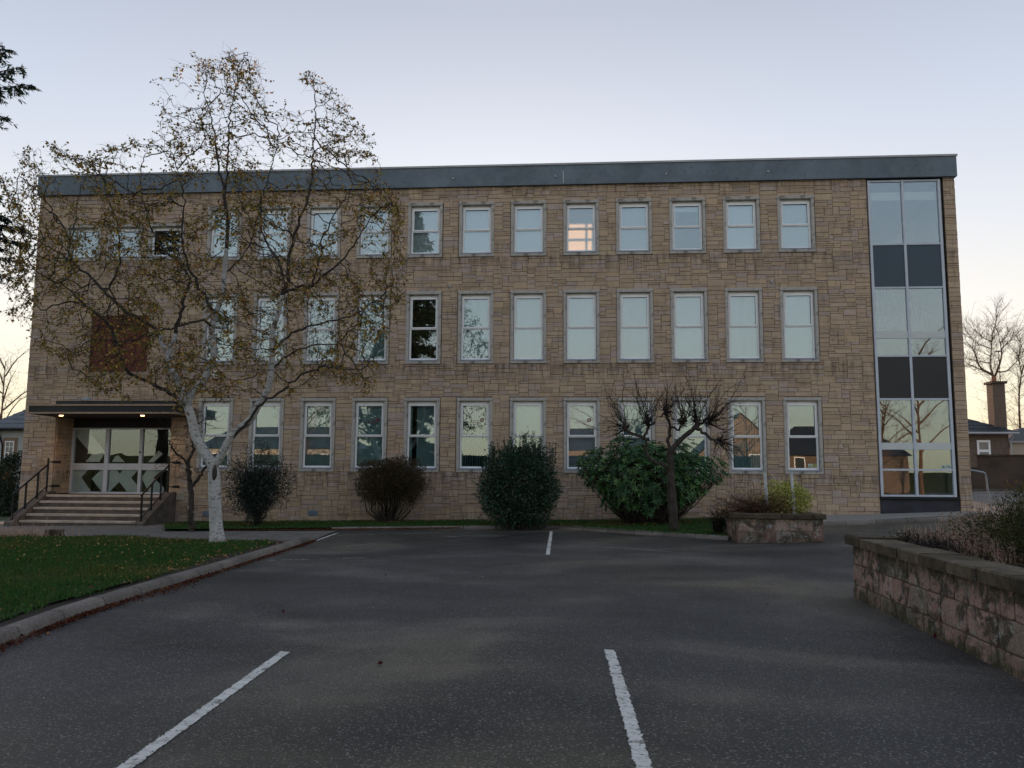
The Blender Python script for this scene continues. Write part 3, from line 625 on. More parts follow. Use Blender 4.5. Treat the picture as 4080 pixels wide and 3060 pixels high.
def stonework():
    # mortar backing, cut round the openings
    xs = sorted({XL, XR, *[o[0] for o in openings], *[o[1] for o in openings]}); zs = sorted({-.4, ZT, *[max(-.4, o[2]) for o in openings], *[min(ZT, o[3]) for o in openings]})
    m = MB()
    for a, b in zip(xs[:-1], xs[1:]):
        for c, d in zip(zs[:-1], zs[1:]):
            x, z = (a + b) / 2, (c + d) / 2
            if any(o[0] < x < o[1] and o[2] < z < o[3] for o in openings): continue
            m.add([(a, .02, c), (b, .02, c), (b, .02, d), (a, .02, d)], [(0, 1, 2, 3)])
            m.add([(a, .3, c), (b, .3, c), (b, .3, d), (a, .3, d)], [(3, 2, 1, 0)])
    for o in openings[:-1]:                     # reveals
        a, b, c, d = o; d = min(d, ZT)
        for q in ([(a, .02, c), (a, .3, c), (a, .3, d), (a, .02, d)], [(b, .02, c), (b, .3, c), (b, .3, d), (b, .02, d)], [(a, .02, d), (b, .02, d), (b, .3, d), (a, .3, d)], [(a, .02, c), (b, .02, c), (b, .3, c), (a, .3, c)]):
            m.add(q, [(0, 1, 2, 3)])
    a, b, c, d = RED; m.add([(a, .06, c), (b, .06, c), (b, .06, d), (a, .06, d)], [(0, 1, 2, 3)])
    # side walls and back wall (with the small rear window that lets the low sun in)
    m.box(XL, XL + .25, .3, DEP, -.4, ZT); m.box(XR - .25, XR, .3, DEP, -.4, ZT)
    rw = (-1.12, -.08, 9.75, 10.8)
    for a, b, c, d in ((XL + .25, rw[0], -.4, ZT), (rw[1], XR - .25, -.4, ZT), (rw[0], rw[1], -.4, rw[2]), (rw[0], rw[1], rw[3], ZT)): m.box(a, b, DEP - .25, DEP, c, d)
    wall = m.build('wall', 'mortar', office)
    # window bars of the rear window
    q = MB(); q.box(rw[0], rw[1], DEP - .16, DEP - .1, 10.22, 10.30); q.box(-.92, -.85, DEP - .17, DEP - .11, rw[2], rw[3]); q.box(-.30, -.23, DEP - .17, DEP - .11, rw[2], rw[3]); q.build('rear_window_bars', 'white_frame', office)
    r = np.random.default_rng(5)
    front = lay_stones(XL, XR, -.15, ZT, openings, 3)
    mp = lambda u, d, z: (u, -d + .006, z)
    # size in the picture: area over squared distance; hidden ones behind the birch count less
    key = sorted(front, key=lambda s: -(s[1] - s[0]) * (s[3] - s[2]) / (((s[0] + s[1]) / 2) ** 2 * .6 + 25.7 ** 2 + ((s[2] + s[3]) / 2 - 1.5) ** 2))
    key = [s for s in key if s[3] > .3 and s[0] > -9][:300]; ks = set(key)
    for s in key:
        b = MB(); stone_geo(b, s, mp, r); b.build('stone', 'facade_stone', wall)
    b = MB()
    for s in front:
        if s not in ks: stone_geo(b, s, mp, r)
    for s in lay_stones(.03, DEP, -.15, ZT, [], 7): stone_geo(b, s, lambda u, d, z: (XL - d, u, z), r)
    for s in lay_stones(.03, DEP, -.15, ZT, [], 8): stone_geo(b, s, lambda u, d, z: (XR + d, u, z), r)
    for s in lay_stones(.02, .95, .9, 3.42, [], 9): stone_geo(b, s, lambda u, d, z: (REC[0] + .01 + d, u, z), r)
    for s in lay_stones(.02, .95, .9, 3.42, [], 10): stone_geo(b, s, lambda u, d, z: (REC[1] - .01 - d, u, z), r)
    b.build('stonework', 'facade_stone', wall, kind='stuff')
stonework()

def fascia():
    m = MB(); m.box(XL - .06, -.345, -.1, .35, ZT, 11.6); m.box(-.335, XR + .05, -.1, .35, ZT, 11.6)
    m.box(XL - .06, XL + .3, .35, DEP + .05, ZT, 11.6); m.box(XR - .3, XR + .05, .35, DEP + .05, ZT, 11.6); m.box(XL + .3, XR - .3, DEP - .3, DEP + .05, ZT, 11.6)
    f = m.build('fascia', 'fascia_blue', office)
    c = MB(); c.box(XL - .09, XR + .08, -.13, .38, 11.6, 11.66); c.box(XL - .09, XL + .33, .38, DEP + .08, 11.6, 11.66); c.box(XR - .33, XR + .08, .38, DEP + .08, 11.6, 11.66); c.box(XL + .33, XR - .33, DEP - .33, DEP + .08, 11.6, 11.66)
    c.build('coping', 'coping_light', f)
    r = MB(); r.box(XL + .3, XR - .3, .35, DEP - .3, 11.0, 11.15); r.build('roof', 'slate', office)
    for x in (-3.93, -.59, 2.96, 6.16):
        k = MB(); k.tube([(x, -.1, 11.22), (x, -.14, 11.22)], .03, 8); k.build('cable_bracket', 'coping_light', f)
    for x, z in ((-3.99, 7.65), (-.59, 7.64), (6.2, 7.66)):
        k = MB(); k.tube([(x, .02, z), (x, -.05, z)], .04, 10); k.build('wall_bracket', 'coping_light', office)
    q = MB(); a, b, c2, d = RED
    q.box(a + .01, b - .01, .03, .055, c2 + .01, d - .01); q.build('red_panel', 'red_panel', office)
fascia()

def interior():
    m = MB()
    for z in (.65, 4.3, 7.75): m.box(XL + .25, TOW[0] - .05, .3, DEP - .25, z, z + .2)
    m.box(XL + .25, TOW[0] - .05, .3, DEP - .25, 10.9, 10.99)
    m.build('floor_slab', 'interior_floor', office)
    m = MB()
    for z0, z1 in ((.85, 4.3), (4.5, 7.75), (7.95, 10.9)):
        for c in (0, 2, 4, 6, 9, 11):
            x = X0 + SP * c - .27; m.box(x - .05, x + .05, .32, 5, z0, z1)
        if z0 < 7: m.box(XL + .3, TOW[0] - .1, 5, 5.1, z0, z1)
        else: m.box(XL + .3, -1.6, 5, 5.1, z0, z1); m.box(1.0, TOW[0] - .1, 5, 5.1, z0, z1)
    m.box(-1.6, -1.5, .32, DEP - .25, 7.95, 10.9); m.box(.95, 1.05, .32, DEP - .25, 7.95, 10.9)
    m.box(TOW[0] - .1, TOW[0] - .02, .3, DEP - .25, .85, 10.9)
    m.build('partition', 'interior_dark', office)
interior()

# ---- windows
def win_proto(W, H, split, name='window'):
    """all pieces in the window's own coordinates, origin at its lower left corner"""
    J = .095; m = MB()
    m.bbox(0, J, -.035, .17, .095, H - .105, .008); m.bbox(W - J, W, -.035, .17, .095, H - .105, .008)
    m.bbox(0, W, -.035, .17, 0, .092, .008); m.bbox(-.004, W + .004, -.05, .17, H - .102, H, .01)
    root = m.build(name, 'surround_stone', office, local=True)
    m = MB(); x0, x1, z0, z1 = .105, W - .105, .135, H - .165; t = .055; ya, yb = .075, .14
    def ring(m, a, b, c, d, t, y0, y1): m.bbox(a, a + t, y0, y1, c, d, .004); m.bbox(b - t, b, y0, y1, c, d, .004); m.bbox(a + t, b - t, y0, y1, d - t, d, .004); m.bbox(a + t, b - t, y0, y1, c, c + t, .004)
    ring(m, x0, x1, z0, z1, t, ya, yb)
    zs = z0 + (z1 - z0) * split
    if split: m.bbox(x0 + t, x1 - t, ya, yb, zs - .022, zs + .022, .004)
    m.bbox(x0 - .008, x1 + .008, ya + .03, yb + .02, z1 + .002, H - .104, .003)
    fr = m.build('frame', 'white_frame', root, local=True)
    m = MB(); top = z1 - t
    if split: ring(m, x0 + t - .012, x1 - t + .012, zs + .01, top + .012, .045, ya - .022, ya - .002); m.build('sash', 'white_frame', root, local=True)
    m = MB(); m.bbox(x0 - .01, x1 + .01, -.045, .075, .092, .132, .006); m.build('sill', 'sill_metal', root, local=True)
    cells = [(z0 + t, zs - .022), (zs + .022, top)] if split else [(z0 + t, top)]
    for a, b in cells:
        m = MB(); m.box(x0 + t, x1 - t, .105, .109, a, b); m.build('pane', 'window_glass', root, local=True)
    root['_cl'] = 0
    return root
def copy_window(src, x, z):
    o = src.copy(); COL.objects.link(o); o.location = (x - BX[0], 0, z)
    for ch in src.children:
        c = ch.copy(); COL.objects.link(c); c.parent = o
    return o
def blind(root, W, H, kind, r):
    m = MB(); a, b, lo, hi = .15, W - .15, .16, H - .17; y = .19
    if kind in ('pale', 'grey', 'sun', 'teal'):
        m.add([(a - .03, y, lo), (b + .03, y, lo), (b + .03, y, hi), (a - .03, y, hi)], [(0, 1, 2, 3)])
        m.tube([(a - .03, y, lo + .01), (b + .03, y, lo + .01)], .012, 6)
        m.build('blind', {'pale': 'blind_pale', 'grey': 'blind_grey', 'sun': 'blind_sun', 'teal': 'blind_teal'}[kind], root, local=True)
    elif kind == 'part':
        m.add([(a - .03, y, hi - .22), (b + .03, y, hi - .22), (b + .03, y, hi), (a - .03, y, hi)], [(0, 1, 2, 3)])
        m.tube([(a - .03, y, hi - .22), (b + .03, y, hi - .22)], .014, 6); m.build('blind', 'blind_pale', root, local=True)
    elif kind.startswith('vert'):
        ang = {'vert': .45, 'vert_open': 1.25, 'vert_gap': .5, 'vert_pale': .3}[kind]; n = 11; p = (b - a) / n
        for k in range(n):
            if kind == 'vert_gap' and k in (1, 2): continue
            c = a + (k + .5) * p; t = ang + r.normal(0, .06); w = p * .56; dx, dy = math.cos(t) * w, math.sin(t) * w
            m.add([(c - dx, y + .03 - dy, lo), (c + dx, y + .03 + dy, lo), (c + dx, y + .03 + dy, hi - .04), (c - dx, y + .03 - dy, hi - .04)], [(0, 1, 2, 3)])
        m.box(a - .02, b + .02, y, y + .05, hi - .05, hi)
        m.build('blind', 'blind_grey' if kind == 'vert_pale' else 'blind_teal', root, local=True)
KIND = {0: ['vert', 'vert', 'vert', 'teal', 'vert_gap', 'vert_open', 'vert', 'vert_pale', 'vert', 'vert', 'vert', 'none'],
        1: ['grey', 'vert_pale', 'vert_pale', 'vert', 'none', 'vert', 'vert_pale', 'grey', 'vert_pale', 'grey', 'vert_pale', 'grey'],
        2: ['pale', 'pale', 'pale', 'pale', 'pale', 'pale', 'pale', 'sun', 'grey', 'part', 'pale', 'grey']}
def windows():
    r = np.random.default_rng(2)
    for row, (z0, z1) in enumerate(ROWS):
        P = win_proto(WW, z1 - z0, .49 if row else .485)
        first = True
        wins = []
        for c in range(12):
            x = X0 + SP * c
            if c == 0: P.location = (x - BX[0], 0, z0); wins.append(P)
            else: wins.append(copy_window(P, x, z0))
        for c, o in enumerate(wins):
            if KIND[row][c] != 'none': blind(o, WW, z1 - z0, KIND[row][c], r)
            if row == 0 and c in (3, 5, 7): logo(o)
            if row == 0 and c == 11: sticker(o, .72, .215, True)
    P = win_proto(SW, SH, 0)
    for k, (x, z) in enumerate(SMALL):
        if k == 0: P.location = (x - BX[0], 0, z); o = P
        else: o = copy_window(P, x, z)
def logo(o):
    """small magenta leaf emblem with a ring, over two unreadable lines of small lettering, stuck on the upper pane"""
    m = MB(); cx, cz, s = .80, 1.66, .058; pts = []
    for k in range(7): a = PI + (-PI / 2) * k / 6; pts.append((cx + s * math.cos(a), cz + s * math.sin(a)))
    pts.append((cx + s, cz + s))
    for k in range(7): a = -PI / 2 * k / 6; pts.append((cx + s * math.cos(a), cz + s * math.sin(a)))
    pts.append((cx - s, cz - s))
    n = len(pts); inn = [(cx + (x - cx) * .38, cz + (z - cz) * .38) for x, z in pts]
    m.add([(x, .1035, z) for x, z in pts + inn], [(k, (k + 1) % n, n + (k + 1) % n, n + k) for k in range(n)])
    m.build('emblem', 'magenta', o, local=True)
    m = MB(); q = np.random.default_rng(8)
    for z, x0, x1, h in ((1.625, .40, .72, .030), (1.565, .34, .74, .040)):
        x = x0
        while x < x1:
            w = q.uniform(.012, .03); zz = z + q.uniform(-.004, .004); hh = h * q.choice([.6, .6, 1.0])
            m.add([(x, .1035, zz), (x + .007, .1035, zz), (x + .007, .1035, zz + hh), (x, .1035, zz + hh)], [(0, 1, 2, 3)])
            m.add([(x + .007, .1035, zz + h * .25), (x + w, .1035, zz + h * .25), (x + w, .1035, zz + h * .25 + .007), (x + .007, .1035, zz + h * .25 + .007)], [(0, 1, 2, 3)])
            x += w + .006
    m.build('lettering', 'magenta', o, local=True)
def sticker(o, x, z, yellow, w=.29, h=.105, y=.1035):
    m = MB(); m.box(x, x + w, y - .003, y, z, z + h); st = m.build('sticker', 'sticker_pale', o, local=True)
    if yellow: m = MB(); m.box(x + w * .38, x + w * .96, y - .006, y - .0035, z + h * .2, z + h * .9); m.build('yellow_field', 'sticker_yellow', st, local=True)
    m = MB(); a = (x + w * .19, z + h * .85); b = (x + w * .08, z + h * .2); c = (x + w * .31, z + h * .2)
    ctr = ((a[0] + b[0] + c[0]) / 3, (a[1] + b[1] + c[1]) / 3); I = [((p[0] - ctr[0]) * .55 + ctr[0], (p[1] - ctr[1]) * .55 + ctr[1]) for p in (a, b, c)]
    yy = y - .007; m.add([(p[0], yy, p[1]) for p in (a, b, c)] + [(p[0], yy, p[1]) for p in I], [(0, 1, 4, 3), (1, 2, 5, 4), (2, 0, 3, 5)])
    for u0, u1, v0, v1 in ((.5, .82, .6, .75), (.4, .93, .27, .4)): m.add([(x + w * u0, yy, z + h * v0), (x + w * u1, yy, z + h * v0), (x + w * u1, yy, z + h * v1), (x + w * u0, yy, z + h * v1)], [(0, 1, 2, 3)])
    m.build('printing', 'ink', st, local=True)
windows()

# ---- tall stair window
def stair_window():
    m = MB(); xs = [(9.25, 9.33), (10.28, 10.355), (11.385, 11.465)]; y0, y1 = .0, .12
    for a, b in xs: m.bbox(a, b, y0, y1, 1.0, 10.9, .005)
    zs = [1.0, 1.78, 3.93, 5.27, 7.41, 8.80, 10.84]
    for z in zs:
        for a, b in ((9.33, 10.28), (10.355, 11.385)): m.bbox(a, b, y0 + .015, y1 - .01, z, z + .06, .004)
    root = m.build('stair_window', 'grey_frame', office)
    for a, b in ((9.33, 10.28), (10.355, 11.385)):
        for c, d, k in ((1.06, 1.78, 0), (1.84, 3.93, 0), (3.99, 5.27, 2), (5.33, 7.41, 0), (7.47, 8.80, 1), (8.86, 10.84, 0)):
            p = MB(); p.box(a, b, .055 if not k else .045, .06, c, d); p.build('pane' if not k else 'spandrel_panel', ('stair_glass', 'spandrel', 'spandrel_dark')[k], root)
        for c, d in ((2.42, 2.63), (5.85, 6.08)): p = MB(); p.bbox(a, b, .025, .052, c, d, .004); p.build('transom_panel', 'band_white', root)
    p = MB(); p.bbox(9.2, 11.52, -.05, .15, .92, .985, .01); p.build('sill', 'black_metal', root)
    p = MB(); p.box(9.23, 11.55, .03, .1, .3, .92); p.build('base_panel', 'dark_base', root)
    p = MB(); p.box(11.47, 11.555, .1, .3, .3, 10.95); p.box(9.225, 9.25, .1, .3, .3, 10.95); p.box(9.225, 11.555, .1, .3, 10.9, 10.95); p.build('dark_reveal', 'black_metal', root)
    m = MB(); m.box(9.2, 11.65, 4.4, 4.5, .5, 10.9); m.box(11.6, 11.65, .3, 4.4, .5, 10.9); m.box(9.2, 11.6, .3, 4.4, 10.55, 10.6); m.box(9.2, 11.6, .25, 4.4, .4, .5)
    m.box(9.2, 11.6, 2.9, 4.4, 4.3, 4.5); m.box(9.2, 11.6, 2.9, 4.4, 7.75, 7.95)
    m.box(9.2, 11.6, .22, 1.1, 2.42, 2.6); m.box(9.2, 11.6, .22, 1.1, 5.85, 6.05)
    m.box(9.2, 11.6, .2, .3, 10.3, 10.55)
    # sloping wall and soffit at the top
    m.add([(9.35, 2.2, 8.0), (11.55, 2.2, 10.45), (11.55, 2.2, 8.0)], [(0, 1, 2)])
    m.build('stairwell', 'interior_wall', office)
    for (xa, za, xb, zb, y) in ((9.5, 7.2, 11.5, 5.95, 1.3), (9.5, 4.1, 11.3, 2.6, 1.3), (11.4, 2.5, 9.9, .5, 2.0)):
        m = MB(); n = 8
        for k in range(n):
            x = xa + (xb - xa) * k / n; z = za + (zb - za) * k / n; x2 = xa + (xb - xa) * (k + 1) / n; z2 = za + (zb - za) * (k + 1) / n
            m.box(min(x, x2), max(x, x2), y, y + 1.0, min(z, z2) - .12, max(z, z2) - .002)
        st = m.build('stair_flight', 'interior_floor', office)
        if y < 1.5:
            m = MB()
            for k in range(14): x = xa + (xb - xa) * k / 13; z = za + (zb - za) * k / 13; m.box(x - .012, x + .012, y - .03, y - .01, z, z + .9)
            m.tube([(xa, y - .02, za + .92), (xb, y - .02, zb + .92)], .03, 6); m.build('balustrade', 'black_metal', st)
    sticker(root, 11.05 - BX[0] * 0 - 0, 1.845, False, y=.053, w=.3, h=.12) if False else None
    st = MB(); st.box(11.07, 11.36, .048, .052, 1.845, 1.965); s = st.build('sticker', 'sticker_pale', root)
    q = MB(); q.add([(11.13, .047, 1.94), (11.1, .047, 1.87), (11.165, .047, 1.87)], [(0, 1, 2)]); q.add([(11.2, .047, 1.88), (11.34, .047, 1.88), (11.34, .047, 1.892), (11.2, .047, 1.892)], [(0, 1, 2, 3)]); q.add([(11.24, .047, 1.92), (11.32, .047, 1.92), (11.32, .047, 1.935), (11.24, .047, 1.935)], [(0, 1, 2, 3)]); q.build('printing', 'ink', s)
stair_window()

# ---- entrance
def entrance():
    DY = .93
    m = MB(); m.box(REC[0], REC[1], -.2, DY + .1, .70, .875); m.build('porch_floor', 'concrete', office)
    m = MB(); m.box(REC[0], REC[1], .02, DY + .3, 3.42, 3.5); m.build('porch_ceiling', 'canopy_soffit', office)
    m = MB(); m.box(REC[0], REC[1], DY - .02, DY + .1, 3.1, 3.42); m.build('door_head', 'interior_dark', office)
    m = MB(); zb, zt = .88, 3.1; xs = [(-17.02, -16.94), (-15.84, -15.70), (-14.63, -14.52), (-13.20, -13.11)]
    for a, b in xs: m.bbox(a, b, DY - .06, DY + .06, zb, zt, .005)
    for a, b in ((-16.94, -15.84), (-15.70, -14.63), (-14.52, -13.20)):
        m.bbox(a, b, DY - .045, DY + .05, zb, zb + .07, .004); m.bbox(a, b, DY - .045, DY + .05, zt - .05, zt, .004); m.bbox(a, b, DY - .05, DY + .05, 1.68, 1.9, .004)
    d = m.build('entrance_door', 'grey_frame', office)
    for a, b in ((-16.94, -15.84), (-15.70, -14.63), (-14.52, -13.20)):
        for c, e in ((zb + .07, 1.68), (1.9, zt - .05)): p = MB(); p.box(a, b, DY, DY + .006, c, e); p.build('pane', 'door_glass', d)
    cx = lambda x: -16.96 + (x - 465) / (1640 - 465) * 2.98; cz = lambda y: 3.06 - (y - 372) * .00252
    films = [[(478, 375), (635, 375), (900, 680), (825, 812), (635, 812), (712, 712), (478, 470)], [(472, 905), (690, 905), (590, 1020), (735, 1205), (472, 1205)], [(895, 905), (870, 905), (735, 1040), (880, 1205), (895, 1205)],
             [(975, 905), (1065, 905), (1120, 970), (1165, 905), (1365, 905), (1365, 925), (1280, 1020), (1365, 1115), (1365, 1205), (1235, 1205), (1118, 1078), (995, 1205), (975, 1205)],
             [(1740, 905), (1500, 905), (1420, 1020), (1530, 1205), (1740, 1205), (1740, 1150), (1590, 1020), (1740, 880)], [(1000, 812), (1180, 812), (1080, 720), (1040, 740)], [(1500, 812), (1640, 660), (1700, 700), (1580, 812)]]
    for f in films:
        p = MB(); v = [(min(cx(x), -13.22), DY + .02, cz(y)) for x, y in f]; p.add(v, [tuple(range(len(v)))]); p.build('frosted_film', 'frosted', d)
    p = MB(); p.box(-14.0, -13.62, DY - .056, DY - .051, 1.76, 1.83); p.build('letter_plate', 'band_white', d)
    p = MB(); p.box(-14.60, -14.56, DY - .09, DY - .061, 2.25, 2.31); p.build('lock', 'black_metal', d)
    m = MB(); m.box(REC[0], REC[1], 3.2, 3.3, .85, 3.5); m.box(REC[0], REC[1], DY + .1, 3.2, .8, .87); m.build('lobby', 'interior_dark', office)
    # canopy
    m = MB(); m.box(-17.12, -12.33, -1.3, .0, 3.47, 3.66); c = m.build('canopy', 'canopy_dark', office)
    for z0, z1, y, n in ((3.415, 3.468, -1.34, 'lower_trim'), (3.662, 3.715, -1.33, 'upper_trim')):
        m = MB(); m.box(-17.16, -12.29, y, 0, z0, z1); m.build(n, 'canopy_trim', c)
    m = MB(); m.box(-17.0, -12.45, -1.2, -.02, 3.395, 3.413); m.build('soffit', 'canopy_soffit', c)
    m = MB(); m.box(-16.8, -12.9, -.45, -.0, 3.78, 3.9); m.build('upper_slab', 'canopy_dark', c)
    m = MB(); m.box(-15.85, -15.6, -.6, -.46, 3.92, 4.0); m.tube([(-15.72, -.5, 3.9), (-15.72, -.5, 3.95)], .02, 6); m.build('floodlight', 'sill_metal', c)
    for x in (-16.36, -13.66):
        m = MB(); m.tube([(x, -.8, 3.395), (x, -.8, 3.385)], .055, 16); m.build('downlight', 'lamp_glow', c)
        ld = bpy.data.lights.new('downlight_lamp', 'SPOT'); ld.energy = 6; ld.color = (1, .55, .25); ld.spot_size = 2.4; ld.spot_blend = 1; ld.shadow_soft_size = .05
        lo = bpy.data.objects.new('downlight_lamp', ld); COL.objects.link(lo); lo.parent = office; lo.location = (x - BX[0], -.8, 3.36)
    # alarm box, vents
    m = MB(); x, z = -11.66, 4.75
    m.add([(x + a, y, z + b) for y in (0.0, -.09) for a, b in ((-.12, .15), (.12, .15), (.12, 0), (.065, -.09), (-.065, -.09), (-.12, 0))], [(6, 7, 8, 9, 10, 11)] + [(k, (k + 1) % 6, 6 + (k + 1) % 6, 6 + k) for k in range(6)])
    a = m.build('alarm_box', 'alarm_white', office)
    m = MB(); m.add([(x + u, y, z + v) for y in (0.0, -.085) for u, v in ((-.065, -.092), (.065, -.092), (.04, -.16), (-.04, -.16))], [(4, 5, 6, 7)] + [(k, (k + 1) % 4, 4 + (k + 1) % 4, 4 + k) for k in range(4)]); m.build('strobe', 'alarm_red', a)
    for x, z in ((-8.3, .34), (-11.75, .3)):
        m = MB(); m.box(x - .155, x + .155, -.02, .0, z - .08, z + .09)
        for k in range(5): m.box(x - .14, x + .14, -.03, -.021, z - .065 + k * .03, z - .05 + k * .03)
        m.build('air_vent', 'grille', office)
entrance()

def steps():
    t = thing('entrance_steps', 'flight of five worn concrete steps up to the glazed entrance between sloping side walls', 'steps', (-15, -1.7, -.05))
    zs = [.13, .317, .505, .692, .878]
    for k, z in enumerate(zs):
        y = -1.75 + .3 * k; lo = zs[k - 1] if k else -.12
        m = MB(); m.box(-16.86, -13.09, y + .03, y + .5 if k < 4 else -.205, lo - .001, z - .07); s = m.build('step', 'concrete', t)
        xs = [-16.86, *sorted(rng.uniform(-16.2, -13.7, 2)), -13.09]
        m = MB()
        for a, b in zip(xs[:-1], xs[1:]): m.bbox(a + .003, b - .003, y, y + .37 if k < 4 else -.205, z - .068, z, .008)
        m.build('tread', 'concrete_edge', s)
    for x0, x1 in ((-17.16, -16.87), (-13.08, -12.8)):
        m = MB(); P = [(-2.0, -.2), (-2.0, .08), (-.45, .93), (-.36, .97), (-.03, .97), (-.03, -.2)]; n = len(P)
        m.add([(x, y, z) for x in (x0, x1) for y, z in P], [tuple(range(n)), tuple(range(n, 2 * n))[::-1]] + [(k, n + k, n + (k + 1) % n, (k + 1) % n) for k in range(n)]); m.build('cheek_wall', 'concrete', t)
    m = MB(); m.bbox(-12.79, -12.55, -.04, .0, .72, .98, .005); m.build('pad_stone', 'concrete_edge', t)
steps()
def handrail(x, side, label):
    t = thing('handrail', label, 'handrail', (x, -1.1, .3), 'handrails of the entrance steps')
    Y = np.array([-1.88, -1.32, -.78, -.33]); base = np.interp(Y, [-2.0, -.45], [.08, .93]); rail = np.interp(Y, [-1.88, -.33], [.92, 1.83]); hi = [0, 0, 0, .22]
    for y, a, b, h in zip(Y, base, rail, hi): m = MB(); m.box(x - .022, x + .022, y - .022, y + .022, a - .02, b + h); m.build('post', 'black_metal', t)
    m = MB(); m.tube([(x, -1.93, .9), (x, -.33, 1.84)], .028, 6); m.build('top_rail', 'black_metal', t)
    m = MB(); m.tube([(x, -1.88, .22), (x, -.33, 1.13)], .018, 6); m.build('lower_rail', 'black_metal', t)
    for z in (1.92, 1.15): m = MB(); m.box(x + side * .02, x + side * .2, -.345, -.315, z - .015, z + .015); m.box(x + side * .16, x + side * .22, -.36, .0, z - .04, z + .04); m.build('bracket', 'black_metal', t)
handrail(-17.0, 1, 'black metal handrail on the left side wall of the entrance steps')
handrail(-12.94, 1, 'black metal handrail on the right side wall of the steps, nearest the birch')
limb_jit = np.random.default_rng(99)
# ================================================================= TREES AND PLANTS
def limb_samples(limbs, step):
    pos, par, rad, limb_id = [], [], [], []
    for li, (pts, r0, r1) in enumerate(limbs):
        P = np.array(pts, float)
        # smooth the traced line
        for _ in range(1 if len(P) > 2 else 0):
            Q = [P[0]]
            for a, b in zip(P[:-1], P[1:]): Q += [a * .75 + b * .25, a * .25 + b * .75]
            P = np.array(Q + [P[-1]])
        d = np.r_[0, np.cumsum(np.linalg.norm(np.diff(P, axis=0), axis=1))]; n = max(2, int(d[-1] / step))
        if pos:
            D = np.linalg.norm(np.array(pos) - P[0], axis=1); last = int(D.argmin()); start = 1
        else: last = -1; start = 0
        for k in range(start, n + 1):
            t = d[-1] * k / n; p = np.array([np.interp(t, d, P[:, j]) for j in range(3)])
            p = p + (limb_jit.normal(0, .018, 3) if 0 < k < n and r0 < .09 else 0); pos.append(p); par.append(last); rad.append(r0 + (r1 - r0) * (k / n) ** .8); last = len(pos) - 1
    return pos, par, rad
def colonize(limbs, attr, step=.12, infl=1.1, kill=.2, iters=60, jitter=.35, droop=.03, r=None, frm=0):
    r = r or np.random.default_rng(1)
    pos, par, rad = limb_samples(limbs, step); A = np.array(attr); alive = np.ones(len(A), bool)
    best = np.full(len(A), 1e9); bi = np.zeros(len(A), int); new = [i for i in range(len(pos)) if pos[i][2] > frm]
    for it in range(iters):
        if not new: break
        kd = kdtree.KDTree(len(new))
        for i in new: kd.insert(pos[i], i)
        kd.balance()
        for k in np.nonzero(alive)[0]:
            c, i, dd = kd.find(A[k])
            if dd < best[k]: best[k] = dd; bi[k] = i
        alive &= best > kill
        g = {}
        for k in np.nonzero(alive & (best < infl))[0]:
            v = A[k] - pos[bi[k]]; g.setdefault(bi[k], []).append(v / (np.linalg.norm(v) + 1e-6))
        new = []
        for i, vs in g.items():
            v = np.mean(vs, 0); v = v / (np.linalg.norm(v) + 1e-6) + r.normal(0, jitter, 3); v[2] -= droop; v /= np.linalg.norm(v)
            pos.append(pos[i] + v * step * r.uniform(.7, 1.2)); par.append(i); rad.append(0); new.append(len(pos) - 1)
    return np.array(pos), np.array(par), np.array(rad)
def pipe(pos, par, rad, tip=.0035, ex=2.35):
    n = len(pos); R = np.zeros(n); ch = np.zeros(n, int)
    for i in range(n - 1, -1, -1):
        if par[i] > i: continue
        s = R[i] if R[i] > 0 else 0
        R[i] = max(s ** (1 / ex) if s > 0 else tip, 0)
        if par[i] >= 0: R[par[i]] += R[i] ** ex; ch[par[i]] += 1
    R2 = np.where(rad > 0, np.maximum(rad, np.minimum(R, rad * 1.1)), R)
    return R2, ch
def chains(par, R):
    n = len(par); kids = [[] for _ in range(n)]
    for i, p in enumerate(par):
        if p >= 0: kids[p].append(i)
    out = []; st = [(-1, i) for i in range(n) if par[i] < 0]
    while st:
        base, i = st.pop(); c = [base, i] if base >= 0 else [i]
        while kids[i]:
            ks = sorted(kids[i], key=lambda k: -R[k])
            for k in ks[1:]: st.append((i, k))
            i = ks[0]; c.append(i)
        if len(c) > 1: out.append(c)
    return out
def draw_tree(root, pos, par, R, thick, m_trunk, m_twig, thin_n=3, mid=None, mid_mat=None):
    a, b, cm = MB(), MB(), MB()
    for c in chains(par, R):
        P = pos[c]; r = R[c].copy()
        if len(c) > 1: r[0] = min(r[0], r[1] * 1.25)
        segs = []; s = 0
        cls = [0 if q > thick else (1 if (mid and q > mid) else 2) for q in r]
        k = 0
        while k < len(c) - 1:
            e = k + 1
            while e < len(c) - 1 and cls[e] == cls[k]: e += 1
            q, n = {0: (a, 12), 1: (cm, 6), 2: (b, thin_n)}[cls[k]]
            q.tube(P[k:e + 1], r[k:e + 1], n, cap=(cls[k] == 0)); k = e
    if a.f: a.build('trunk', m_trunk, root, smooth=True)
    if cm.f: cm.build('limbs', mid_mat, root, smooth=True, kind='stuff')
    if b.f: b.build('twigs', m_twig, root)

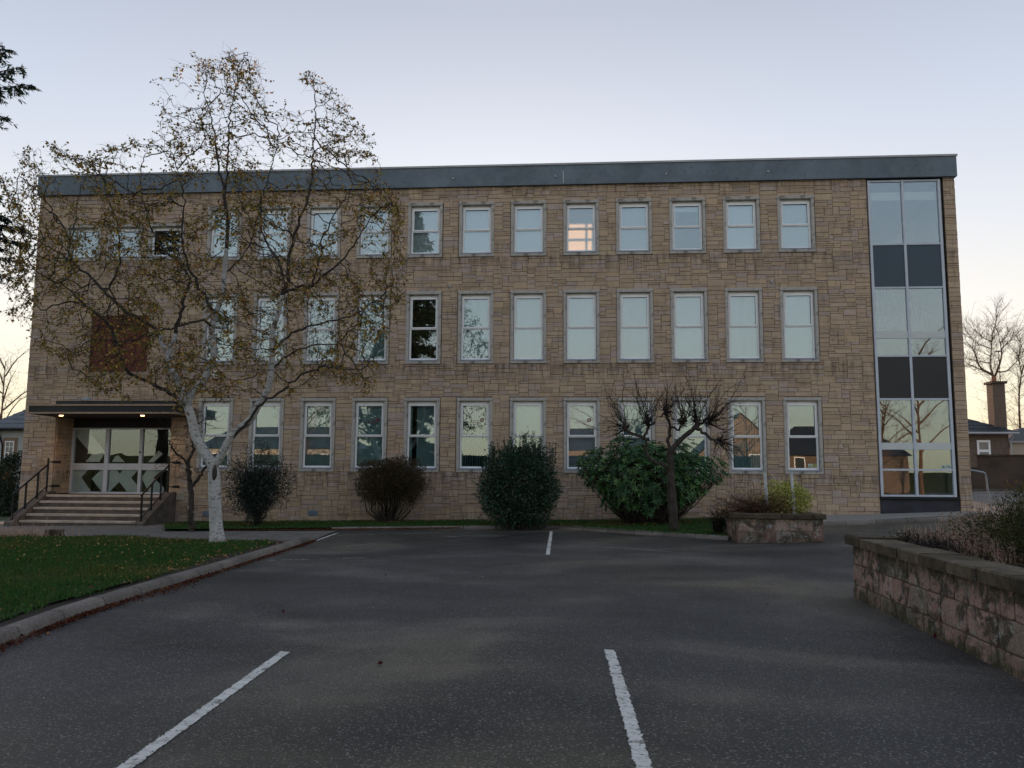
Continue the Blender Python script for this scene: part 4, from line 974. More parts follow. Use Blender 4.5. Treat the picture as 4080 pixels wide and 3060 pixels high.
def birch():
    r = np.random.default_rng(21)
    t = thing('birch_tree', 'tall forked silver birch with white trunk and sparse yellow leaves on the front lawn', 'birch tree', (-7.66, -8.4, .09))
    cr = np.array(CROWN); lo, hi = cr.min(0), cr.max(0); A = []
    n = 17000; X = r.uniform(lo[0], hi[0], n); Z = r.uniform(lo[1], hi[1], n); k = inside(CROWN, X, Z)
    # thinner at the top right and between the two tops
    w = np.where(Z > 8.4, .75, 1.0) * np.where((X > -6.3) & (Z > 7.6), .8, 1) * np.where(Z < 3.3, .45, 1) * np.where((X > -7.6) & (X < -5.4) & (Z < 5.2), .5, 1) * np.clip(.62 + .75 * np.sin(X * 2.1 + 1 + np.sin(Z * 1.3)) * np.sin(Z * 2.3 + np.sin(X * 1.7)) + .35 * np.sin(X * 5.3) * np.sin(Z * 4.9 + 2), .06, 1)
    k &= r.random(n) < w; X, Z = X[k], Z[k]; Y = -8.4 + np.clip(r.normal(0, 1.15, len(X)), -2.4, 2.4)
    f = (Y + 25.74) / (25.74 - 8.4); X = X * f; Z = 1.55 + (Z - 1.55) * f              # keep the crown's outline round in depth
    k = (Z > 2.6); A = np.stack([X, Y, Z], 1)[k][:9000]
    pos, par, rad = colonize([(b[0], b[1] * .9, b[2] * .8) for b in BIRCH], A, .11, .62, .15, 90, .27, .05, r, 2.4)
    R, ch = pipe(pos, par, rad, .0042, 2.25)
    # flare at the foot
    for i in range(8): R[i] *= 1 + .35 * math.exp(-i * .9)
    R[:len(R)] = np.minimum(R, .19)
    draw_tree(t, pos, par, R, .047, 'birch_bark', 'twig_dark', 3, .010, 'birch_limb')
    # old wound under the fork
    kn = MB(); kn.tube([(-7.76, -8.50, 1.42), (-7.745, -8.515, 1.52), (-7.75, -8.51, 1.64), (-7.76, -8.47, 1.76)], [.02, .055, .05, .015], 8); kn.build('branch_scar', 'bark_dark', t, smooth=True)
    # hanging twiglets and leaves
    thin = np.nonzero((R < .009) & (pos[:, 2] > 2.3))[0]; tips = np.nonzero((ch == 0))[0]
    m = MB(); LP, LN = [], []
    for i in r.choice(thin, min(len(thin), 20000), replace=False):
        d = r.normal(0, 1, 3); d[2] = -abs(d[2]) * .9 - .25 + .8 * (pos[i][2] > 8); d /= np.linalg.norm(d); L = r.uniform(.08, .34)
        P = [pos[i], pos[i] + d * L * .5, pos[i] + d * L + np.array([0, 0, -.05 * L])]; m.tube(P, [.0026, .002, .0015], 3, cap=False)
        q0 = pos[i]; clump = .5 + .5 * math.sin(q0[0] * 3.1 + math.sin(q0[2] * 2)) * math.sin(q0[2] * 3.7 + q0[1] * 2)
        if r.random() < (.35 + .65 * clump) * (1 if q0[2] < 8.3 else .75):
            for q in range(r.integers(2, 9)):
                s = r.uniform(.1, 1); LP.append(pos[i] + d * L * s); LN.append(r.normal(0, .6, 3) + np.array([0, 0, -.5]))
    m.build('fine_twigs', 'twig_dark', t, kind='stuff')
    LP, LN = np.array(LP), np.array(LN); sz = r.uniform(.035, .065, len(LP)); V, F = leaves_mesh(LP, LN, sz, .9, .15)
    pal = [(.44, .28, .06), (.32, .24, .05), (.2, .19, .05), (.34, .16, .045), (.2, .1, .04), (.14, .15, .045)]
    T = pick(pal, len(LP), [.2, .22, .2, .14, .12, .12]) * r.uniform(.7, 1.3, (len(LP), 1))
    fast_mesh('leaves', V, F, 'tone_leaf', t, tone=np.repeat(T, 4, 0), kind='stuff')
birch()

def pollard():
    r = np.random.default_rng(4)
    t = thing('pollard_tree', 'small bare pollarded tree with knobbly heads and long whippy shoots before the rhododendron', 'tree', (2.7, -4.54, .2))
    pos, par, rad = limb_samples(POLLARD, .08); pos, par, rad = np.array(pos), np.array(par), np.array(rad)
    m = MB(); R = rad
    for c in chains(par, R): m.tube(pos[c] + r.normal(0, .004, (len(c), 3)), R[c] * .85 * (1 + r.normal(0, .08, len(c))), 10)
    m.build('trunk', 'bark_dark', t, smooth=True)
    sh = MB()
    def shoot(p, tip, r0, depth=0):
        p = np.array(p); tip = np.array(tip); L = np.linalg.norm(tip - p); n = max(4, int(L / .12)); side = r.normal(0, .10 * L, 3)
        P = [p + (tip - p) * k / n + side * math.sin(PI * k / n) + r.normal(0, .012, 3) for k in range(n + 1)]
        sh.tube(P, np.linspace(r0, .0028, n + 1), 4 if depth == 0 else 3, cap=False)
        if depth < 2:
            for k in range(int(L * (3.0 if depth == 0 else 2))):
                i = r.integers(1, n); d = (tip - p) / L + r.normal(0, .55, 3); d /= np.linalg.norm(d); shoot(P[i], P[i] + d * r.uniform(.15, .5) * (1 if depth == 0 else .5), .005, depth + 1)
    for k, tips in SHOOTS:
        k = np.array(k); kn = MB()
        kn.tube([k - (0, 0, .05), k, k + (0, 0, .05)], [.025, .045, .02], 7)
        for _ in range(16):                                     # gnarled knob of stubs
            d = r.normal(0, 1, 3); d /= np.linalg.norm(d); a = k + r.normal(0, .05, 3); P = [k, a]
            for s in range(4): d = d + r.normal(0, .5, 3); d /= np.linalg.norm(d); P.append(P[-1] + d * r.uniform(.03, .065))
            kn.tube(P, [.02, .016, .014, .011, .008, .005], 5)
        for tp in tips:
            shoot(k, tp, .011)
        kn.build('knob', 'twig_dark', t)
        for _ in range(34):
            tp = np.array(tips[r.integers(len(tips))]); d = (tp - k); L = np.linalg.norm(d); d = d / L + r.normal(0, .42, 3); d /= np.linalg.norm(d)
            shoot(k + r.normal(0, .06, 3), k + d * r.uniform(.35, .95) * min(L, 1.3), .008)
    sh.build('shoots', 'twig_dark', t)
pollard()

def shrub(name, label, cat, c, rad, n, size, pal, w=None, asp=.5, stems=18, lump=.18, dens=(.72, 1.0), mat='gloss_leaf', flat=0.0, base=None, droop=0, core=True, group=None, seed=0, fold=.12, stem_mat='twig_dark', lo=-.95, tips=0, out=.6, shape=None):
    r = np.random.default_rng(seed + 50)
    base = base or (c[0], c[1], float(c[2] - rad[2])); t = thing(name, label, cat, base, group)
    d = r.normal(0, 1, (n * 2, 3)); d /= np.linalg.norm(d, axis=1)[:, None]; d = d[d[:, 2] > lo][:n]
    ph = r.uniform(0, 6, 6)
    lum = 1 + lump * (np.sin(d[:, 0] * 5 + ph[0]) * np.sin(d[:, 1] * 4 + ph[1]) + .6 * np.sin(d[:, 2] * 7 + ph[2] + d[:, 0] * 3) + .5 * np.sin(d[:, 0] * 11 + ph[3]) * np.sin(d[:, 2] * 13 + ph[4]))
    k = r.uniform(dens[0], dens[1], len(d)) * lum; R = np.array(rad)
    if flat: pw = 2 + 4 * flat; d2 = d / (np.sum(np.abs(d) ** pw, 1) ** (1 / pw))[:, None]
    else: d2 = d
    P = np.array(c) + d2 * k[:, None] * R
    if shape is not None: P = shape(P)
    N = d * out + r.normal(0, .6, (len(d), 3)); N[:, 2] += .25 - droop
    sz = size * r.uniform(.6, 1.25, len(P)); V, F = leaves_mesh(P, N, sz, asp, fold)
    T = pick(pal, len(P), w) * r.uniform(.6, 1.35, (len(P), 1)); fast_mesh('foliage', V, F, mat, t, tone=np.repeat(T, 4, 0), kind='stuff')
    m = MB(); b = np.array(base)
    for i in range(stems):
        e = P[r.integers(len(P))]; e = np.array(c) + (e - np.array(c)) * .7; mid = b * .45 + e * .55; mid[2] = b[2] + (e[2] - b[2]) * .45; mid[:2] += r.normal(0, .06, 2)
        s = b + np.array([r.normal(0, .05), r.normal(0, .05), 0]); s[2] = b[2] - .05
        P5 = [s, s * .6 + mid * .4 + r.normal(0, .03, 3), mid, mid * .5 + e * .5 + r.normal(0, .05, 3), e]; m.tube(P5, [.02, .017, .013, .009, .004], 5, cap=False)
        for q in range(5):
            a = np.array(P5[r.integers(2, 4)]); e2 = P[r.integers(len(P))]
            if np.linalg.norm(e2 - a) < max(rad) * .9: m.tube([a, (a + e2) / 2 + r.normal(0, .03, 3), e2], [.007, .005, .003], 3, cap=False)
    m.build('stems', stem_mat, t)
    if tips:
        q, LP, LN = MB(), [], []
        for i in range(tips):
            k = r.integers(len(P)); a = P[k]; o = a - np.array(c); o = o / (np.linalg.norm(o) + 1e-6) + r.normal(0, .35, 3) + np.array([0, 0, .25]); o /= np.linalg.norm(o); L = r.uniform(.08, .3); e = a + o * L
            q.tube([a - o * .1, a + o * L * .5 + r.normal(0, .012, 3), e], [.004, .003, .002], 3, cap=False)
            for s in range(r.integers(3, 12)): LP.append(a + (e - a) * r.random()); LN.append(o + r.normal(0, .8, 3))
        q.build('shoots', stem_mat, t, kind='stuff'); V, F = leaves_mesh(np.array(LP), np.array(LN), size * r.uniform(.7, 1.2, len(LP)), asp, fold)
        fast_mesh('shoot_leaves', V, F, mat, t, tone=np.repeat(pick(pal, len(LP), w) * 1.1, 4, 0), kind='stuff')
    return t, P, r
def shrubs():
    g = 'shrubs along the foot of the office wall'
    # yew behind the birch
    def yshape(P):
        z = (P[:, 2] - .1) / 2.0; k = np.interp(z, [0, .2, .45, .7, 1.1], [.3, .5, .8, 1.05, 1.0]); P[:, 0] = -9.15 + (P[:, 0] + 9.15) * k + .12 * (z - .5); return P
    t, P, r = shrub('yew_bush', 'ragged very dark green yew bush just right of the birch trunk', 'bush', (-9.15, -2.6, 1.15), (.88, .6, .98), 17000, .075, [(.010, .026, .018), (.007, .018, .013), (.014, .032, .02)], asp=.28, lump=.4, dens=(.3, 1.12), stems=16, base=(-9.0, -2.7, .08), seed=1, tips=160, shape=yshape, group=g, droop=.3)
    # brown clipped bush on bare curved stems
    def bshape(P):
        z = np.clip((P[:, 2] - .15) / 1.9, 0, 1.1); k = np.interp(z, [0, .25, .45, .6, 1.1], [.35, .8, .95, 1.0, 1.0]); P[:, 0] = -5.56 + (P[:, 0] + 5.56) * k; return P
    t, P, r = shrub('clipped_bush', 'brown clipped bush, goblet shaped, on bare curving stems under two ground floor windows', 'bush', (-5.56, -.95, 1.32), (.95, .6, .70), 22000, .048, [(.075, .048, .027), (.05, .034, .02), (.08, .07, .03), (.045, .05, .02), (.13, .08, .03)], asp=.6, flat=.5, lump=.09, dens=(.45, 1.08), stems=22, base=(-5.62, -.95, .12), mat='tone_leaf', seed=2, lo=-.75, tips=170, shape=bshape, group=g)
    m = MB()
    for i in range(30):
        a = r.uniform(0, 2 * PI); rr = r.uniform(.3, .88); bx, by = -5.62 + .09 * math.cos(a), -.95 + .08 * math.sin(a); ex, ey = -5.56 + rr * math.cos(a), -.95 + .55 * rr * math.sin(a)
        P5 = [(bx, by, .1), (bx + (ex - bx) * .5, by + (ey - by) * .5, .22 + r.uniform(0, .1)), (bx + (ex - bx) * .92, by + (ey - by) * .9, .45 + r.uniform(0, .1)), (bx + (ex - bx) * 1.0 + r.normal(0, .04), ey, .85), (ex * .97 - 5.56 * .03, ey * .7 - .28, 1.05)]
        m.tube(P5, [.024, .018, .013, .009, .005], 5, cap=False)
    m.build('basal_stems', 'bark_dark', t)
    # holly
    def hshape(P):
        z = (P[:, 2] - .1) / 2.2; k = np.interp(z, [0, .1, .35, .7, 1.0, 1.2], [.8, .93, 1.0, 1.0, .9, .8]); P[:, 0] = -1.55 + (P[:, 0] + 1.55) * k; return P
    pal = [(.018, .06, .03), (.011, .04, .022), (.028, .085, .04), (.008, .026, .014)]
    t, P, r = shrub('holly_bush', 'tall dense dark green holly bush with spiky top shoots beside the short white bay line', 'bush', (-1.55, -2.75, 1.22), (1.03, .66, 1.1), 26000, .07, pal, asp=.55, flat=.22, lump=.09, dens=(.5, 1.06), stems=14, base=(-1.55, -2.8, .1), seed=3, tips=150, shape=hshape, group=g)
    LP, LN, m = [], [], MB()
    for i in range(60):
        x = -1.5 + r.uniform(-.9, .95); y = -2.75 + r.uniform(-.4, .4); h = (.62 - .3 * abs(x + 1.35)) * r.uniform(.4, 1.1); z0 = 2.28 - .25 * abs(x + 1.5) ** 2; top = np.array([x + r.normal(0, .08), y, z0 + max(.12, h)]); b = np.array([x, y, z0 - .2])
        m.tube([b, (b + top) / 2, top], [.006, .005, .003], 3)
        for q in range(int(h * 60) + 8): s = r.uniform(0, 1); LP.append(b + (top - b) * s); LN.append(np.array([*r.normal(0, 1, 2), .5]))
    V, F = leaves_mesh(np.array(LP), np.array(LN), r.uniform(.04, .075, len(LP)), .5, .15); fast_mesh('top_shoots', V, F, 'gloss_leaf', t, tone=np.repeat(pick([(.016, .055, .03), (.022, .075, .035)], len(LP)), 4, 0), kind='stuff'); m.build('shoot_stems', 'twig_dark', t)
    # rhododendron: whorls of long leaves
    t = thing('rhododendron_bush', 'wide rhododendron with whorls of long glossy leaves behind the bare pollard tree', 'bush', (2.1, -2.2, .25), g)
    r = np.random.default_rng(77); LP, LN, SZ, T = [], [], [], []; m = MB()
    for i in range(1900):
        d = r.normal(0, 1, 3); d /= np.linalg.norm(d)
        if d[2] < -.85: continue
        lump = 1 + .15 * math.sin(d[0] * 7 + 1) * math.sin(d[2] * 5) + .08 * math.sin(d[0] * 15)
        k = r.uniform(.55, 1.03) * lump; p = np.array([2.05, -2.2, 1.48]) + d * k * np.array([2.03, .85, 1.16])
        z = (p[2] - .3) / 2.3; w = np.interp(z, [0, .25, .5, .8, 1.1], [.6, .8, .97, 1.0, .92]); p[0] = 2.05 + (p[0] - 2.05) * w
        if p[2] > 2.25 and 2.9 > p[0] > 2.5: p[2] -= .12
        if p[2] < .3: continue
        ax = d + np.array([0, -.1, .7]) + r.normal(0, .25, 3); ax /= np.linalg.norm(ax); u = np.cross(ax, (1, .2, 0)); u /= np.linalg.norm(u); v = np.cross(ax, u); n = r.integers(6, 10); ph = r.uniform(0, 6)
        col = pick([(.05, .14, .04), (.035, .10, .035), (.085, .18, .05), (.02, .058, .024)], 1, [.3, .35, .2, .15])[0] * (1.25 if p[0] > 3.2 else 1)
        for q in range(n):
            a = ph + q * 2 * PI / n; LP.append(p); LN.append((math.cos(a) * u + math.sin(a) * v) + ax * r.uniform(-.35, .5)); SZ.append(r.uniform(.10, .17)); T.append(col * r.uniform(.75, 1.3))
        if i % 3 == 0: b = np.array([2.1 + r.choice([-.55, -.1, .55, .2]), -2.15, .2]); m.tube([b, b * .5 + p * .5 + np.array([0, 0, -.15]), p], [.022, .013, .005], 4, cap=False)
    V, F = leaves_mesh(np.array(LP), np.array(LN), np.array(SZ), .34, .12); fast_mesh('foliage', V, F, 'gloss_leaf', t, tone=np.repeat(np.array(T), 4, 0), kind='stuff'); m.build('stems', 'bark_dark', t)
    # small dark tree by the steps
    t = thing('small_tree', 'small dark bare tree with tangled twigs between the steps and the birch trunk', 'tree', (-10.1, -4.5, .05))
    L = [([(-10.1, -4.5, 0), (-10.15, -4.5, .7), (-10.2, -4.5, 1.35), (-10.3, -4.5, 1.8)], .085, .06), ([(-10.18, -4.5, 1.15), (-9.95, -4.5, 1.5), (-9.7, -4.4, 2.0)], .05, .03), ([(-10.3, -4.5, 1.8), (-10.15, -4.5, 2.3), (-10.35, -4.4, 2.9)], .05, .015), ([(-10.3, -4.5, 1.8), (-10.7, -4.6, 2.2), (-10.9, -4.6, 2.7)], .035, .012)]
    r = np.random.default_rng(9); A = np.array([-10.3, -4.5, 2.45]) + r.normal(0, 1, (1100, 3)) * np.array([.42, .35, .5]); A = A[(A[:, 2] > 1.3) & (A[:, 2] < 3.6)]
    pos, par, rad = colonize(L, A, .07, .7, .1, 40, .6, 0, r, 1.2); R, ch = pipe(pos, par, rad, .003, 2.2); draw_tree(t, pos, par, R, .02, 'bark_dark', 'twig_dark')
shrubs()

# ---- central planter box
def stone_wall_face(parent, u0, u1, z0, z1, mp, r, courses, lmin, lmax, name='stone', pal=None):
    pal = pal or [(.30, .19, .155), (.26, .16, .135), (.2, .15, .12), (.33, .235, .19), (.23, .2, .175)]
    z = z0; hs = np.diff(np.linspace(0, 1, courses + 1)) * (z1 - z0)
    for ci, h in enumerate(hs):
        u = u0
        hh = h
        while u < u1 - .02:
            l = r.uniform(lmin, lmax)
            if u1 - u - l < lmin * .6: l = u1 - u
            n = 9; a = np.linspace(0, 2 * PI, 17)[:-1]; cu, cz = u + l / 2, z + hh / 2
            # rounded irregular block outline
            ex = 9.0; ox = np.sign(np.cos(a)) * np.abs(np.cos(a)) ** (2 / ex); oz = np.sign(np.sin(a)) * np.abs(np.sin(a)) ** (2 / ex)
            jt = 1 - .03 * r.random(16); U = cu + ox * (l / 2 - .003) * jt; Z = cz + oz * (hh / 2 - .003) * (1 - .05 * r.random(16)); pr = .003 + .007 * r.random()
            v = [mp(x, -.03, q) for x, q in zip(U, Z)] + [mp(x, pr * .4, q) for x, q in zip(U, Z)] + [mp(cu + (x - cu) * .93, pr + r.normal(0, .003), cz + (q - cz) * .9) for x, q in zip(U, Z)] + [mp(cu, pr + .006, cz)]
            f = []
            for k in range(16): q = (k + 1) % 16; f += [(k, q, 16 + q, 16 + k), (16 + k, 16 + q, 32 + q, 32 + k), (32 + k, 32 + q, 48)]
            m = MB(); m.add(v, f, tuple(np.array(pal[r.integers(len(pal))]) * r.uniform(.75, 1.2))); m.build(name, 'planter_stone', parent, smooth=False); u += l
        z += hh
def planter_box():
    r = np.random.default_rng(31); x0, x1, y0, y1, z0, z1 = 3.6, 5.46, -7.03, -5.45, .05, .64
    t = thing('planter', 'small rubble stone planter with flat coping holding a yellow shrub and two white posts', 'planter', (4.5, -6.2, .12))
    m = MB(); th = .2
    for a, b, c, d in ((x0, x1, y0, y0 + th), (x0, x1, y1 - th, y1), (x0, x0 + th, y0 + th, y1 - th), (x1 - th, x1, y0 + th, y1 - th)): m.box(a, b, c, d, z0, z1)
    w = m.build('wall', 'planter_mortar', t)
    stone_wall_face(w, x0, x1, .11, z1, lambda u, d, z: (u, y0 - d, z), r, 2, .3, .55)
    stone_wall_face(w, y0, y1, .11, z1, lambda u, d, z: (x0 - d, u, z), r, 2, .3, .55)
    stone_wall_face(w, y0, y1, .11, z1, lambda u, d, z: (x1 + d, u, z), r, 2, .3, .55)
    for a, b in ((x0 - .06, 4.55), (4.56, 5.25), (5.26, x1 + .06)): m = MB(); m.bbox(a, b, y0 - .05, y0 + .3, z1 + .002, z1 + .115, .012); m.build('coping_stone', 'coping_stone', t)
    for a, b in ((y0 + .31, -6.2), (-6.19, y1 + .04)):
        for c, d in ((x0 - .06, x0 + .25), (x1 - .25, x1 + .06)): m = MB(); m.bbox(c, d, a, b, z1 + .002, z1 + .115, .012); m.build('coping_stone', 'coping_stone', t)
    m = MB(); m.box(x0 + .26, x1 - .26, y1 - .28, y1 + .04, z1 + .002, z1 + .115); m.build('coping_stone', 'coping_stone', t)
    m = MB(); m.box(x0 + th, x1 - th, y0 + th, y1 - th, .3, z1 + .03); m.build('soil', 'soil', t)
    for x, lab in ((4.42, 'left of two peeling white posts rising from the small planter'), (5.02, 'right of two peeling white posts, standing against the yellow shrub')):
        p = thing('post', lab, 'post', (x, -6.25, .66)); m = MB(); m.tube([(x + .02, -6.25, .6), (x + .005, -6.25, 1.2), (x - .015, -6.25, 1.665)], [.04, .038, .036], 10); m.build('shaft', 'post_paint', p)
        m = MB(); m.tube([(x - .015, -6.25, 1.665), (x - .015, -6.25, 1.675)], .039, 10); m.build('cap', 'post_paint', p)
    Y = [(.5, .5, .10), (.6, .58, .18), (.36, .38, .08), (.2, .26, .05), (.62, .6, .3)]
    shrub('golden_shrub', 'yellow variegated leafy shrub at the right of the small planter', 'shrub', (4.95, -5.95, 1.03), (.56, .45, .44), 5200, .05, Y, asp=.62, lump=.12, dens=(.55, 1.05), stems=10, base=(4.9, -5.95, .66), seed=11, mat='tone_leaf', tips=60)
    shrub('heather_shrub', 'rusty brown low spreading heather at the left of the small planter', 'shrub', (4.1, -6.35, .9), (.85, .42, .30), 6500, .045, [(.2, .085, .04), (.13, .065, .035), (.26, .11, .05), (.09, .08, .035), (.06, .085, .03)], asp=.22, lump=.25, dens=(.3, 1.15), stems=30, base=(4.2, -6.3, .66), seed=12, mat='tone_leaf', out=.9, tips=150)
    shrub('cotoneaster', 'thin bare twiggy bush hanging over the left end of the small planter', 'shrub', (3.42, -5.6, .65), (.35, .5, .5), 500, .03, [(.08, .03, .02), (.05, .02, .015)], asp=.5, lump=.3, dens=(.4, 1.1), stems=30, base=(3.45, -5.4, .2), seed=13, mat='tone_leaf')
planter_box()

# ---- large planter wall at the right
def planter_right():
    r = np.random.default_rng(41)
    t = thing('planter_wall', 'long mossy pink sandstone planter wall with heavy coping along the right of the car park', 'planter', (3.6, -17.5, 0))
    ya, yb = -14.4, -21.0; xw = lambda y: 3.69 + (y + 14.4) * .047; z1 = .675
    m = MB(); P = [(xw(ya), ya), (xw(yb), yb), (xw(yb) + .35, yb), (xw(ya) + .35, ya)]; m.prism(P, -.1, z1); m.prism([(xw(ya) + .35, ya - .35), (9.5, ya - .35), (9.5, ya), (xw(ya) + .35, ya)], -.1, z1)
    w = m.build('wall', 'planter_mortar', t)
    L = ya - yb; mp = lambda u, d, z: (xw(ya - u) - d - .02 * (1 - z), ya - u, z)
    z = -.02
    for c, (h, a, b) in enumerate(((.19, .25, .6), (.26, .3, .65), (.245, .3, .7))):
        stone_wall_face(w, 0.0, L, z, z + h, mp, r, 1, a, b, pal=[(.36, .235, .20), (.40, .265, .225), (.33, .23, .19), (.30, .23, .19), (.25, .21, .175), (.42, .285, .24)]); z += h
    stone_wall_face(w, xw(ya) + .0, 9.5, -.02, z1, lambda u, d, z: (u, ya + d, z), r, 3, .3, .6)
    u = -.09
    while u < L:
        l = .62 + r.uniform(-.06, .08); m = MB(); y1, y0 = ya - u - .008, ya - u - l + .008; dz = r.normal(0, .004); dx = r.normal(0, .006)
        q = []
        for yy in (y0, y1):
            x = xw(yy) + dx; q += [(x - .085, yy, z1 + .004), (x + .34, yy, z1 + .004), (x + .34, yy, z1 + .118 + dz), (x - .07, yy, z1 + .122 + dz), (x - .088, yy, z1 + .108)]
        m.add(q, [(0, 1, 2, 3, 4), (9, 8, 7, 6, 5)] + [(k, 5 + k, 5 + (k + 1) % 5, (k + 1) % 5) for k in range(5)]); m.build('coping_stone', 'coping_stone', t); u += l
    x = xw(ya) + .35
    while x < 9.4: m = MB(); m.box(x, x + .6, ya - .32, ya + .09, z1 + .004, z1 + .12); m.build('coping_stone', 'coping_stone', t); x += .606
    sheet('planter_bed', [(4.0, -14.7), (3.75, -21), (10, -21), (10, -14.7)], lambda x, y: z1 + .02 + .03 * math.sin(x * 5) * math.sin(y * 4), 'soil', .4, kind='structure')
    # dead stalks: one clump object
    m = MB(); LP, LN = [], []; dk = MB()
    for i in range(2600):
        y = r.uniform(-17.2, -14.75); x = 4.1 + abs(r.normal(0, 1.1)) + .1
        if x > 8.5: continue
        h = r.uniform(.18, .5) * (1 + .3 * (x > 4.9)) * (.6 if x < 4.6 else 1); lx, ly = r.normal(0, .07), r.normal(0, .07); b = np.array([x, y, .67]); tt = b + np.array([lx, ly, h])
        (m if r.random() < .75 else dk).tube([b, (b + tt) / 2 + r.normal(0, .015, 3), tt], [.0035, .0025, .0018], 3, cap=False)
        for q in range(r.integers(0, 4)): LP.append(b + (tt - b) * r.uniform(.4, 1)); LN.append(r.normal(0, 1, 3))
    s = thing('dead_flower_stalks', 'straw coloured dry flower stalks standing behind the end of the planter coping', 'dead plants', (5, -15.6, .68))
    m.build('stalks', 'dead_stalk', s, kind='stuff'); dk.build('dark_stalks', 'bark_dark', s, kind='stuff')
    V, F = leaves_mesh(np.array(LP), np.array(LN), r.uniform(.015, .045, len(LP)), .5, .2); T = pick([(.4, .27, .2), (.2, .06, .05), (.5, .38, .3), (.1, .08, .05), (.26, .1, .08)], len(LP)) * r.uniform(.6, 1.3, (len(LP), 1)); fast_mesh('dead_leaves', V, F, 'tone_leaf', s, tone=np.repeat(T, 4, 0), kind='stuff')
    shrub('juniper_shrub', 'dark olive conifer shrub overhanging the planter coping at the right edge', 'shrub', (4.95, -17.0, .98), (.92, .85, .42), 26000, .045, [(.06, .068, .016), (.035, .045, .012), (.10, .095, .022), (.02, .03, .01)], asp=.2, lump=.2, dens=(.4, 1.08), stems=14, base=(4.95, -17.0, .7), seed=14, mat='tone_leaf', out=.8, lo=-.8)
    shrub('rust_conifer', 'taller rust and green conifer shrub behind the juniper at the right edge', 'shrub', (5.75, -15.9, 1.08), (.72, .6, .46), 9000, .05, [(.16, .08, .03), (.06, .075, .02), (.24, .13, .04)], asp=.22, lump=.2, dens=(.3, 1.1), stems=14, base=(5.75, -15.9, .7), seed=15, mat='tone_leaf', out=.8)
    shrub('withered_plant', 'low withered grey purple plant behind the planter coping', 'plant', (4.2, -15.9, .76), (.36, .5, .10), 1600, .045, [(.05, .04, .035), (.09, .075, .07), (.03, .022, .02)], asp=.4, lump=.3, dens=(.3, 1.1), stems=12, base=(4.2, -15.9, .7), seed=16, mat='tone_leaf')
    shrub('withered_plant', 'small withered brown plant at the far corner of the planter coping', 'plant', (4.25, -14.95, .78), (.3, .25, .10), 900, .035, [(.07, .045, .03), (.12, .09, .06), (.03, .03, .02)], asp=.4, lump=.3, dens=(.3, 1.1), stems=10, base=(4.25, -14.95, .7), seed=17, mat='tone_leaf')
planter_right()

# ---- weeds and stump edging at the far edge of the lawn
def weeds():
    r = np.random.default_rng(61)
    t = thing('weed_clump', 'straw coloured dry weeds growing between low stones at the path edge before the steps', 'weeds', (-13.6, -6.4, .05)); m = MB()
    for i in range(420):
        x = r.normal(-13.5, .55); y = r.uniform(-6.8, -6.1); h = r.uniform(.08, .28) * (2.0 if r.random() < .06 else 1); b = np.array([x, y, float(G(x, y)) + .03]); e = b + np.array([r.normal(0, .06), r.normal(0, .05), h]); m.tube([b, (b + e) / 2 + r.normal(0, .01, 3), e], [.004, .003, .002], 3, cap=False)
    m.build('stalks', 'dead_stalk', t, kind='stuff')
    for x, y, l, h, lab in ((-14.2, -6.75, .95, .07, 'long flat half buried edging stone left of the dry weeds'), (-12.75, -6.35, .42, .17, 'dark square edging stone with a white chip at the path edge'), (-13.3, -6.55, .5, .08, 'low dark edging stone amid the dry weeds')):
        m = MB(); z = float(G(x, y)) + .02; m.bbox(x - l / 2, x + l / 2, y, y + .16, z, z + h, .015); m.build('edging_stone', 'coping_stone', None, label=lab, category='stone')
weeds()

